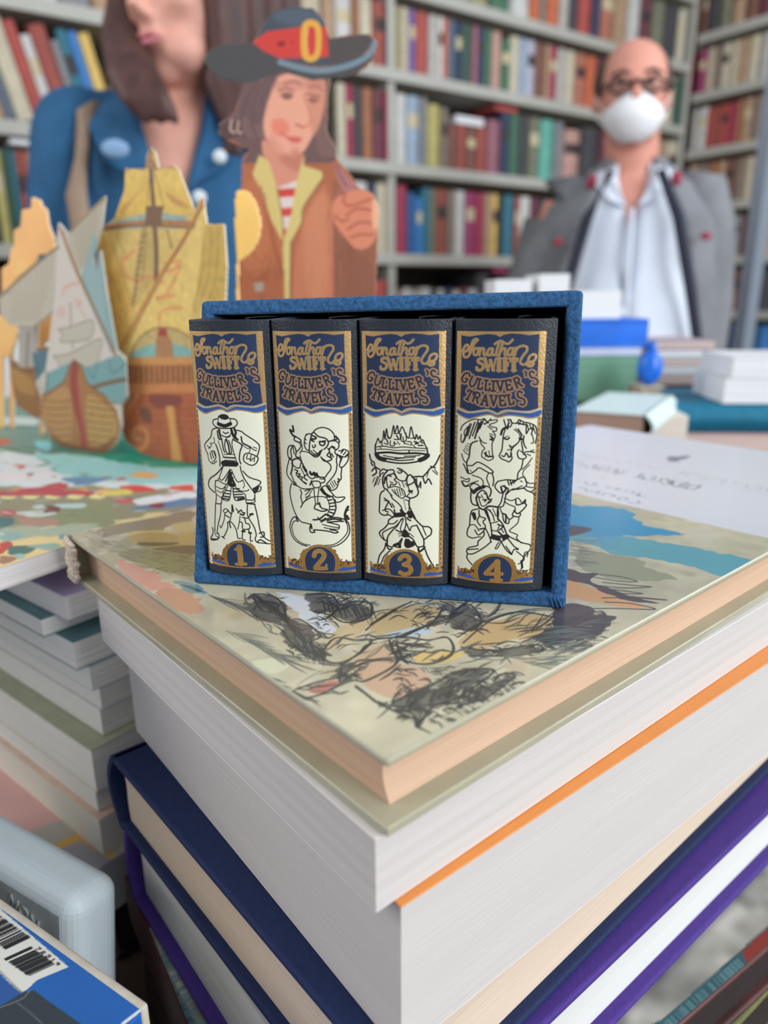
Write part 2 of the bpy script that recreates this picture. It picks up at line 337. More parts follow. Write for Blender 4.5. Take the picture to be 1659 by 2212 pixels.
def header(cv):
    T = tf_for(3, 975, 690, 7.716); cv.tf = T; cv.k = .28*1.24
    mx = [GOLD, 1.]
    cv.a[..., :3] = np.array((224, 224, 202))/255.
    top = T((800, 1600))[1]; cv.a[:int(top)+2, :, :3] = np.array(GOLD)/255.; cv.a[:int(top)+2, :, 3] = 1
    cv.fill([(165,262),(300,285),(450,260),(620,240),(740,255),(810,292),(870,255),(1000,232),(1150,240),(1300,262),(1470,240),(1452,560),(1440,900),(1447,1480),(1300,1520),(1100,1525),(900,1510),(770,1560),(700,1530),(600,1500),(450,1520),(300,1530),(145,1460),(165,1000),(170,600)], NAVY, metal=0)
    cv.fill([(95,1500),(240,1560),(350,1565),(600,1535),(770,1600),(950,1540),(1320,1565),(1500,1490),(1500,1575),(1440,1620),(1300,1640),(1150,1610),(950,1590),(770,1622),(690,1590),(600,1580),(450,1610),(300,1650),(200,1620),(95,1560)], BLUE, metal=0)
    cv.line([(100,1470),(230,1530),(330,1545),(470,1525),(600,1510),(700,1540),(770,1572),(840,1535),(950,1515),(1150,1535),(1320,1540),(1500,1485)], 18, (222,205,180), metal=1)
    lo = [(95,1560),(200,1625),(300,1655),(450,1615),(600,1585),(690,1596),(770,1630),(950,1596),(1150,1616),(1300,1646),(1440,1626),(1510,1575)]
    cv.fill(lo+[(1510,1900),(95,1900)], (224,224,202), metal=0); cv.line(lo, 14, GOLD, metal=1)
    for p in ([(210,480),(190,520),(225,540),(275,500),(285,440),(250,425),(215,470),(200,560),(215,620),(255,630),(300,590),(350,480),(390,390),(440,345),(420,325),(365,350),(330,440),(300,540)],
              [(400,480),(372,530),(382,588),(420,590),(448,540),(438,490),(402,482),(470,478)], [(485,478),(468,592)], [(475,535),(520,480),(545,500),(538,580),(572,590),(602,548)],
              [(685,486),(635,490),(602,550),(620,600),(660,578),(692,486),(684,586),(720,590)], [(800,385),(762,500),(748,590),(792,588)], [(725,410),(780,372),(840,360),(900,400),(960,398),(1022,340)],
              [(862,375),(822,500),(800,592)], [(815,545),(870,482),(902,500),(888,580),(930,590)], [(1012,478),(962,490),(940,558),(970,600),(1012,560),(1032,476),(1020,580),(1058,590)], [(1082,470),(1060,590)],
              [(1070,530),(1120,462),(1200,440),(1258,462),(1256,525),(1200,600),(1152,680),(1162,738),(1220,750),(1272,700),(1302,620),(1370,580),(1412,602),(1398,662),(1330,722),(1262,750),(1300,780),(1350,768),(1368,730),(1330,702),(1275,722)]):
        cv.line(p, 24, GOLD, metal=1)
    for p, w in (([(545,668),(500,650),(452,670),(452,712),(520,750),(532,800),(490,842),(430,838),(425,800)], 30), ([(560,650),(610,845)], 34), ([(610,845),(652,700)], 18), ([(652,680),(700,845)], 34), ([(700,845),(740,650)], 18),
                 ([(795,650),(795,850)], 42), ([(762,650),(830,650)], 18), ([(758,850),(832,850)], 18), ([(895,650),(895,850)], 42), ([(862,648),(985,650)], 20), ([(895,745),(945,745)], 18), ([(945,715),(945,775)], 16), ([(862,850),(930,850)], 18),
                 ([(1040,650),(1040,850)], 42), ([(978,650),(1108,650)], 20), ([(1104,650),(1098,700)], 18), ([(980,650),(982,700)], 18), ([(1002,850),(1082,850)], 18)):
        cv.line(p, w, GOLD, metal=1, sm=len(p) > 2)
    lt = [('G',240,965,30,1),('U',362,1040,22,1),('L',482,1078,12,1),('L',600,1098,6,1),('I',700,1108,2,1),('V',815,1108,-3,1),('E',955,1092,-10,1),('R',1105,1050,-22,1),("'",1240,900,-20,.8),('S',1368,975,-22,1.35),
          ('T',300,1262,28,.95),('R',420,1300,20,1),('A',560,1340,8,1.05),('V',705,1352,2,1),('E',850,1350,-4,1),('L',985,1335,-10,1),('S',1160,1310,-18,1.35)]
    for w, c, mt in ((50, (192,154,120), 1), (19, (38,36,52), 0)):
        for ch, x, y, a, k in lt:
            a = math.radians(a)
            for st in letter(ch):
                pts = [(x+(px*125*math.cos(a)-py*165*k*math.sin(a)), y+(px*125*math.sin(a)+py*165*k*math.cos(a))) for px, py in st]
                cv.line(pts, w*(1 if ch != "'" else .9), c, metal=mt, sm=ch in 'SGU')
    # beaded gold borders, badge
    T = tf_for(3, 980, 880, 5.672); cv.tf = T; cv.k = .38*1.24
    y0 = int(T((500,120))[1]); bw = 15
    cv.a[y0:, :9, :3] = np.array(GOLD)/255.; cv.a[y0:, :9, 3] = 1; cv.a[y0:, -bw:, :3] = np.array(GOLD)/255.; cv.a[y0:, -bw:, 3] = 1
    yy = np.arange(cv.H); bead = (np.sin(yy/3.1) > .35)
    for xs in (slice(2, 5), slice(-10, -6)):
        rr = cv.a[y0:, xs]; rr[bead[y0:]] = (.36, .25, .13, .4)
    cv.fill([(45,1975),(120,2010),(230,2040),(330,2060),(330,2170),(45,2090)], (60,84,150), metal=0)
    cv.fill([(700,2075),(860,2070),(1040,2010),(1040,2140),(880,2170),(700,2170)], (40,76,150), metal=0)
    g = (204,158,92)
    cv.fill([(45,1925),(90,1975),(150,1965),(200,1985),(232,1930),(262,1880),(330,1840),(420,1990),(380,2110),(300,2110),(200,2050),(110,2030),(45,1985)], g, metal=1, rough=2.2)
    cv.fill([(660,1820),(730,1870),(765,1960),(800,2010),(880,2020),(960,2000),(1010,1940),(1040,1960),(1030,2040),(930,2085),(820,2080),(700,2120),(600,2000)], g, metal=1, rough=2.2)
    for _ in range(46):
        side = random.random() < .5
        x = random.uniform(80,250) if side else random.uniform(760,980); y = 2005+random.uniform(-28,28)-(0 if side else -15)
        cv.line([(x,y),(x+random.uniform(8,20),y+random.uniform(-18,18))], 9, (70,44,24), metal=0, sm=False)
    el = lambda cx, cy, rx, ry: [(cx+rx*math.cos(a), cy+ry*math.sin(a)) for a in np.linspace(math.pi, 2*math.pi, 24)]
    cv.fill(el(505,1995,255,205)+[(745,2120),(700,2200),(300,2200),(265,2120)], g, metal=1)
    cv.fill(el(505,2000,208,178)+[(712,2050),(680,2160),(330,2160),(300,2050)], NAVY, metal=0)
    cv.line([(45,2062),(160,2096),(300,2125),(500,2150),(700,2150),(880,2138),(1045,2112)], 20, GOLD, metal=1)
NUM = {1: [([(500,1880),(500,2090)],54),([(500,1888),(440,1908)],28),([(430,2098),(572,2098)],28)],
       2: [([(430,1935),(455,1888),(520,1872),(570,1908),(558,1962),(500,2022),(440,2082)],42),([(435,2094),(585,2094)],36),([(585,2094),(592,2050)],22)],
       3: [([(440,1918),(480,1878),(540,1880),(567,1920),(540,1965),(490,1985),(552,2002),(582,2048),(550,2094),(490,2106),(440,2082)],38)],
       4: [([(530,1885),(392,2030)],34),([(390,2037),(588,2037)],32),([(535,1890),(535,2112)],48),([(458,2114),(585,2114)],26)]}
DRAW = {}
DRAW[0] = ((440, 880, 6.322), [  # standing man, hands on hips, legs apart
 ([(128,215),(135,170),(195,152),(210,120),(260,98),(320,110),(355,150),(430,160),(462,210),(430,262),(350,285),(250,285),(165,262),(128,215)],7),
 ([(205,160),(200,225),(290,262),(368,225),(360,155)],5),([(205,225),(290,252),(368,222)],22),([(225,125),(280,110),(320,140),(290,150),(245,140)],16),
 ([(190,280),(120,305),(100,400),(25,490),(20,545),(60,640)],7),([(60,640),(75,720),(130,770),(180,730)],6),([(100,600),(150,600),(170,690),(120,750)],6),([(90,620),(110,700)],7),([(115,612),(140,690)],7),([(140,605),(165,670)],6),
 ([(455,310),(520,330),(570,370),(700,455),(765,530),(735,660)],7),([(560,640),(620,625),(740,680),(720,760),(650,790),(560,740),(545,690),(560,640)],7),([(600,645),(590,700),(640,700)],6),([(650,650),(640,730),(680,690)],6),([(700,670),(690,740)],6),
 ([(140,410),(150,480),(90,490),(110,520),(70,560)],5),([(50,520),(90,555)],6),([(190,320),(200,400),(220,440)],9),([(210,300),(225,380),(240,430)],12),([(380,300),(400,370),(430,420)],16),([(420,290),(440,340),(430,400),(465,440)],14),
 ([(225,300),(235,370),(300,400),(360,380),(390,300)],5),([(270,335),(300,355),(340,340)],7),([(255,380),(320,410),(370,390)],5),([(250,430),(270,560),(290,610)],8),([(310,430),(340,520),(355,610)],10),([(300,440),(290,520),(320,620),(385,610),(345,450)],7),
 ([(400,430),(390,520),(440,700),(470,780)],6),([(405,440),(520,510),(500,600),(490,700),(510,770)],8),([(165,500),(190,560),(220,680),(225,800)],8),([(200,460),(250,600),(270,680)],5),([(515,400),(530,480),(560,500),(640,540)],9),([(640,540),(690,580),(725,590)],6),([(680,540),(730,560)],5),([(530,510),(600,560),(640,550),(620,625)],5),
 ([(280,640),(420,640)],5),([(280,680),(430,690)],9),([(290,720),(430,730)],6),([(265,735),(450,750)],10),([(265,760),(450,770)],26),([(265,790),(450,795)],12),([(320,760),(375,762),(375,795),(320,795),(320,760)],5),
 ([(270,800),(205,980),(160,1000)],6),([(260,810),(185,900),(85,980),(75,1080),(150,1160)],8),([(500,800),(545,950),(700,1170)],7),([(540,870),(620,950),(760,1000),(775,1040),(690,1110),(700,1150),(770,1140),(785,1085),(740,1080)],7),([(690,1110),(740,1100),(700,1160)],16),
 ([(365,840),(260,990),(215,960)],6),([(365,860),(300,1010)],8),([(380,850),(460,1010),(540,990)],6),([(370,900),(350,1040),(410,1060)],22),([(380,950),(430,1060)],14),([(390,960),(360,1050)],18),
 ([(165,1000),(160,1100),(175,1200),(170,1300)],7),([(360,1000),(310,1050),(190,990)],6),([(330,1030),(260,1110),(175,1080)],6),([(300,1090),(250,1160),(180,1130)],5),([(270,1150),(250,1230),(185,1190)],5),([(250,1220),(240,1310),(170,1310)],7),
 ([(400,1030),(480,1130),(590,1140),(620,1120)],6),([(540,1000),(560,1060),(540,1100)],5),([(460,1120),(560,1180),(580,1230)],6),([(700,1190),(690,1260),(580,1260)],7),([(590,1310),(700,1320)],9),([(580,1240),(590,1300),(700,1290),(690,1240)],6),
 ([(330,1070),(270,1200),(260,1250),(350,1265),(380,1080)],6),([(300,1130),(360,1140)],8),([(285,1170),(355,1180)],8),([(270,1210),(350,1222)],9),([(265,1240),(350,1255)],9),([(400,1070),(430,1260),(560,1250)],7),([(410,1110),(490,1110)],8),([(420,1150),(510,1150)],8),([(425,1190),(530,1185)],8),([(430,1225),(550,1220)],9),([(470,1250),(560,1240)],10),
 ([(165,1310),(158,1500),(155,1690)],7),([(238,1310),(235,1450),(200,1600),(185,1720)],7),([(125,1640),(130,1720),(100,1790),(140,1810),(210,1780),(205,1720),(185,1720)],8),([(150,1660),(165,1740),(200,1770)],6),([(110,1795),(190,1800)],10),
 ([(600,1330),(605,1480),(690,1630),(720,1740),(705,1790),(730,1840),(800,1850),(930,1860),(920,1830),(850,1790),(780,1700),(740,1500),(700,1330)],7),([(760,1720),(820,1700),(825,1760),(780,1770)],8),([(740,1835),(780,1805),(870,1860)],8),
 ([(300,1380),(270,1410),(300,1440),(335,1400),(300,1380)],6),([(330,1400),(385,1450),(390,1330),(410,1420)],8),([(290,1440),(280,1540),(240,1640),(225,1610)],6),([(300,1470),(350,1500)],8),([(380,1450),(360,1550),(330,1570),(330,1650),(280,1760),(250,1760),(290,1790)],7),([(360,1550),(410,1600),(450,1680),(470,1780),(510,1785)],7),([(350,1560),(370,1640)],9),
 ([(470,1440),(510,1400),(530,1430),(560,1440)],8),([(445,1380),(480,1430)],7),([(500,1450),(540,1470),(560,1440)],10),([(500,1480),(490,1560),(470,1660)],6),([(530,1500),(600,1510),(660,1450)],7),([(560,1500),(580,1580),(620,1590),(630,1650),(540,1660),(530,1580),(500,1560)],7),([(540,1660),(530,1790),(570,1810)],7),([(610,1660),(640,1740),(640,1820),(670,1820)],7),([(530,1690),(560,1690)],14),([(620,1710),(650,1715)],12),([(640,1460),(670,1455)],14)])
DRAW[1] = ((600, 880, 5.979), [  # ape with a small figure in its arm
 ([(455,325),(500,280),(580,258),(660,280),(720,335),(735,400),(720,420),(650,440)],7),([(440,340),(470,325),(530,375),(620,400),(655,450),(640,500),(600,540)],8),([(440,340),(420,430),(410,510),(415,580),(470,620),(530,610),(575,545)],8),
 ([(425,340),(370,350),(350,410),(345,480),(370,540),(410,560)],7),([(365,360),(385,350)],6),([(345,400),(370,420)],6),([(350,450),(372,470)],6),([(440,360),(500,390),(440,420),(470,440)],9),([(430,400),(490,410)],8),([(540,440),(610,450),(590,490),(550,480),(540,440)],9),([(555,440),(620,430)],8),
 ([(450,490),(460,520),(490,500),(480,480)],7),([(430,560),(470,600),(520,595),(550,560)],7),([(460,550),(520,600)],6),([(410,585),(480,640),(540,620),(560,560)],6),
 ([(660,440),(740,430),(790,470),(780,530),(740,540),(700,510),(670,530)],7),([(740,380),(780,400),(800,450)],8),([(750,370),(770,400),(730,430)],9),([(650,530),(670,570),(640,620),(700,660),(660,690),(600,690),(560,640)],8),([(680,590),(690,650)],9),([(700,600),(720,640)],7),([(670,540),(700,500),(740,520)],7),
 ([(760,545),(740,570),(750,600),(800,620),(870,640),(915,600),(905,560),(850,540),(820,560),(790,560)],7),([(820,590),(850,550)],7),([(850,610),(880,570)],7),([(870,640),(900,600)],6),([(770,620),(830,640),(810,700),(800,760),(840,770),(905,690),(915,610)],7),([(770,600),(760,690),(770,740)],7),([(800,640),(820,660),(810,700)],10),
 ([(765,750),(755,820),(710,900),(630,990)],7),([(830,770),(820,860),(820,920),(790,960),(760,1040),(690,1070),(640,1000)],7),([(680,970),(720,1040)],5),([(700,950),(740,1020)],5),([(730,940),(760,1000)],6),([(660,1000),(690,1050)],6),([(780,920),(800,940),(775,960)],9),
 ([(565,650),(620,690),(680,740),(685,800),(640,860),(610,900),(530,895)],7),([(290,600),(300,570),(360,570),(405,585)],6),([(290,620),(320,720),(380,820)],6),
 ([(195,240),(205,310),(160,290),(190,350),(225,380)],12),([(225,370),(300,420),(280,450),(215,420),(225,370)],8),([(280,450),(300,500),(270,550),(240,570)],7),([(300,440),(320,530),(290,580)],6),
 ([(200,490),(150,500),(130,560),(140,640),(180,650),(170,560),(190,510),(215,500),(240,570),(235,630),(290,650)],8),([(200,520),(215,600)],7),([(150,660),(190,680),(240,660),(300,690),(390,870)],9),([(150,670),(120,800),(130,880),(190,960)],7),([(190,690),(190,780),(170,860)],10),([(180,720),(230,770),(280,780),(300,720)],7),
 ([(220,800),(260,820),(240,850),(290,860),(270,890),(320,900),(310,940),(370,980)],8),([(320,760),(360,830)],6),([(300,780),(350,880)],6),([(240,870),(330,960),(370,990)],7),([(370,870),(340,900),(380,940)],8),([(180,870),(210,950),(240,980)],7),([(195,960),(240,1000),(330,1050),(460,1045)],7),([(200,990),(250,1010)],8),
 ([(420,830),(440,870),(470,840),(480,880),(500,850),(520,890)],12),([(415,850),(530,890)],9),([(390,880),(440,920),(500,900),(600,910),(605,960),(560,975)],7),([(545,920),(600,925)],6),([(440,960),(480,950),(540,960),(555,1010),(520,1035),(470,1030),(450,990),(440,960)],7),([(440,950),(420,1000)],10),
 ([(470,1045),(475,1120),(490,1250)],6),([(535,1045),(520,1150),(520,1250)],6),([(490,1250),(475,1300),(510,1320),(580,1340),(645,1320),(570,1300),(540,1250),(500,1245)],8),([(540,1230),(550,1280)],9),
 ([(560,1040),(620,1010),(660,1060),(720,1130),(700,1150)],7),([(570,1050),(610,1110),(670,1150)],16),([(720,1130),(760,1160),(850,1155),(865,1170),(820,1210),(760,1225),(740,1190)],7),([(560,1060),(600,1110)],14),
 ([(180,980),(160,1080),(180,1220),(230,1370),(300,1470),(380,1495),(430,1510)],7),([(430,1160),(340,1220),(300,1290),(320,1240),(300,1160),(310,1100),(290,1060)],7),([(450,1060),(380,1170),(330,1230)],5),([(350,1080),(420,1060),(360,1130)],6),([(360,1160),(420,1140)],6),
 ([(430,1160),(520,1150),(620,1160),(660,1220),(670,1300),(650,1360)],6),([(620,1160),(700,1150),(745,1240),(750,1320),(710,1400),(640,1440)],8),([(650,1200),(700,1190)],8),([(665,1240),(735,1230)],8),([(675,1280),(745,1270)],8),([(680,1320),(740,1320)],8),([(670,1350),(730,1370)],9),([(640,1390),(700,1410)],12),
 ([(460,1450),(540,1440),(620,1380),(660,1390)],10),([(520,1420),(560,1460),(620,1430)],8),([(560,1480),(660,1430),(760,1420),(850,1440),(890,1460)],8),([(640,1460),(720,1440),(820,1450)],10),([(660,1480),(780,1470),(850,1470)],9),([(640,1480),(720,1500),(790,1520),(795,1560)],7),
 ([(430,1510),(415,1560),(430,1610),(480,1610),(470,1580),(600,1590),(660,1600),(740,1620),(780,1610),(750,1590),(680,1580)],8),([(430,1510),(440,1560)],12),([(600,1550),(700,1570),(790,1570)],6),([(580,1510),(700,1540),(790,1550)],6),
 ([(280,1450),(230,1410),(180,1450),(160,1550),(200,1680),(290,1760),(380,1790)],7),([(270,1470),(210,1470),(185,1550),(220,1670),(310,1750),(420,1780)],6),([(240,1430),(260,1460)],10),
 ([(610,1800),(740,1790),(850,1730),(920,1640),(930,1550),(910,1480)],7),([(600,1780),(720,1770),(820,1710),(895,1620),(905,1540),(890,1490)],6),([(890,1480),(870,1400),(880,1340),(910,1280)],14),([(895,1400),(915,1440)],14),([(890,1340),(920,1320)],7)])
DRAW[2] = ((780, 890, 5.979), [  # man looking up at a floating town
 ([(185,420),(190,540),(250,610),(400,650),(560,660),(720,640),(830,600),(860,550),(850,460)],9),([(190,530),(350,520),(520,535),(700,530),(850,545)],12),([(200,545),(230,590),(300,615)],26),([(860,560),(820,595),(760,620)],26),([(290,560),(480,590),(700,580)],6),([(320,600),(500,625),(680,610)],7),([(440,600),(560,590)],8),([(260,580),(420,610)],6),([(560,570),(760,560)],6),
 ([(190,420),(220,340),(240,380),(280,360),(295,240),(310,350),(330,215),(350,330),(390,320),(420,175),(435,270),(470,175),(490,270),(530,190),(570,270),(590,310),(620,330),(645,190),(675,300),(700,350),(715,290),(740,350),(760,310),(780,370),(800,360),(830,430),(850,470)],7),
 ([(200,450),(300,440),(420,460),(540,450),(660,460),(840,470)],6),([(200,480),(330,480),(460,495),(600,490),(830,500)],5),([(380,370),(380,430),(430,430),(430,380)],6),([(520,280),(520,370),(580,370),(580,270)],6),([(430,280),(500,280),(500,350),(430,350)],6),([(240,400),(270,390),(270,430)],6),([(600,380),(650,390),(640,430)],6),([(690,380),(740,400),(700,410)],9),([(330,350),(350,400)],8),([(540,320),(560,410)],6),([(460,300),(480,340)],8),([(640,340),(700,330)],6),([(300,400),(350,420)],6),([(740,430),(800,430)],8),([(620,500),(620,530)],7),([(340,300),(370,340)],7),([(560,400),(620,420)],5),([(660,420),(700,450)],5),([(240,440),(260,470)],5),([(470,380),(500,420)],5),([(420,400),(460,410)],6),([(760,380),(800,400)],7),
 ([(110,545),(130,620),(170,650),(180,700),(240,740)],9),([(140,760),(180,720),(200,780),(150,820)],9),([(130,650),(150,690)],9),([(1020,555),(980,640),(940,700),(890,730),(860,770),(800,830),(740,830),(660,840)],9),([(900,700),(960,720)],8),([(870,770),(850,840)],5),([(920,750),(985,810)],5),([(950,740),(990,790)],5),([(800,840),(830,920),(870,860),(910,930)],8),([(700,860),(740,970),(770,900),(770,980)],7),([(720,850),(720,940)],5),([(480,900),(510,960)],5),([(530,900),(560,970)],5),([(570,920),(600,960)],5),([(240,820),(190,940)],5),([(215,830),(170,960)],6),([(250,860),(220,940)],5),([(180,840),(150,910)],5),
 ([(250,830),(245,770),(290,735),(330,750),(410,745),(430,780),(400,800),(340,820),(310,880)],8),([(340,760),(290,820),(280,900),(300,980),(340,1000)],9),([(310,840),(300,920)],9),([(335,850),(330,900),(350,980)],7),([(430,800),(455,850),(430,870),(460,910),(430,940),(390,930),(370,970)],7),([(360,820),(390,830)],8),([(375,900),(410,910)],6),([(260,800),(290,780)],7),
 ([(470,725),(520,740),(600,810),(590,850)],8),([(470,770),(500,790),(530,770),(490,750)],7),([(440,800),(480,870),(560,890),(585,860)],7),([(590,840),(640,810),(690,890),(610,940),(590,880),(600,840)],8),([(690,900),(735,1000),(730,1070),(650,1110),(570,1080)],8),([(610,940),(620,1000),(660,1050)],6),([(620,1020),(660,1020)],12),([(630,1040),(600,1080)],6),
 ([(300,1010),(250,1060),(240,1200),(240,1290),(290,1330),(350,1325)],8),([(330,1000),(400,1080),(380,1060),(410,1120),(450,1150),(510,1210),(530,1260)],7),([(350,980),(440,960),(540,1000),(570,1080),(520,1110),(440,1050),(400,1000)],6),([(460,990),(490,1080)],5),([(490,990),(520,1080)],5),([(520,1000),(550,1070)],5),([(430,1000),(460,1060)],5),
 ([(300,1110),(360,1160),(400,1230)],8),([(300,1140),(350,1150)],6),([(360,1150),(310,1260),(350,1290)],8),([(280,1270),(340,1250),(390,1270),(430,1330),(400,1350),(340,1310)],7),([(400,1180),(430,1230)],7),([(430,1260),(450,1320),(540,1330)],9),([(450,1330),(550,1320)],28),([(560,1310),(610,1315),(610,1360),(560,1350),(560,1310)],7),([(615,1300),(640,1350)],22),([(570,1130),(620,1160),(620,1260),(610,1300)],6),([(630,1110),(620,1200),(660,1290),(700,1370)],8),([(640,1280),(690,1370)],10),([(545,1110),(555,1150),(570,1210),(580,1260)],3),([(520,1270),(550,1310)],18),
 ([(430,1350),(360,1390),(350,1440),(300,1500),(240,1550),(260,1610),(320,1660),(340,1630)],8),([(540,1370),(450,1470),(380,1500),(280,1560),(300,1640)],7),([(360,1440),(420,1440),(470,1400)],7),([(520,1380),(470,1470),(440,1500)],6),([(550,1380),(510,1500),(530,1550)],6),([(575,1370),(580,1450),(560,1520)],7),([(590,1440),(630,1530),(650,1480),(720,1460)],7),([(690,1370),(790,1470),(870,1480),(910,1520),(900,1580),(860,1610)],8),([(720,1460),(790,1600),(820,1640),(870,1600)],8),([(790,1470),(840,1590)],6),([(600,1380),(640,1400)],9),
 ([(450,1520),(520,1550),(560,1520)],8),([(570,1540),(550,1590),(600,1590),(570,1540)],22),([(430,1500),(350,1600),(340,1690)],8),([(340,1650),(340,1710),(400,1740),(480,1690),(530,1630)],8),([(430,1720),(490,1700),(500,1740)],18),([(530,1640),(490,1740),(430,1730)],8),([(480,1570),(530,1570)],5),([(490,1600),(540,1590)],5),([(600,1600),(670,1640),(720,1730),(760,1740),(810,1720),(810,1640)],8),([(580,1640),(590,1740),(680,1720)],9),([(600,1670),(600,1720),(660,1700)],34),([(620,1560),(680,1610)],5),([(610,1590),(660,1630)],5),
 ([(320,1700),(360,1770),(400,1760)],9),([(320,1690),(300,1770),(240,1850),(215,1960)],8),([(375,1790),(300,1860),(260,1960)],7),([(740,1750),(750,1800),(800,1770),(820,1740)],12),([(820,1750),(870,1880),(950,2010)],8),([(750,1810),(800,1900),(860,2010),(940,2040)],7)])
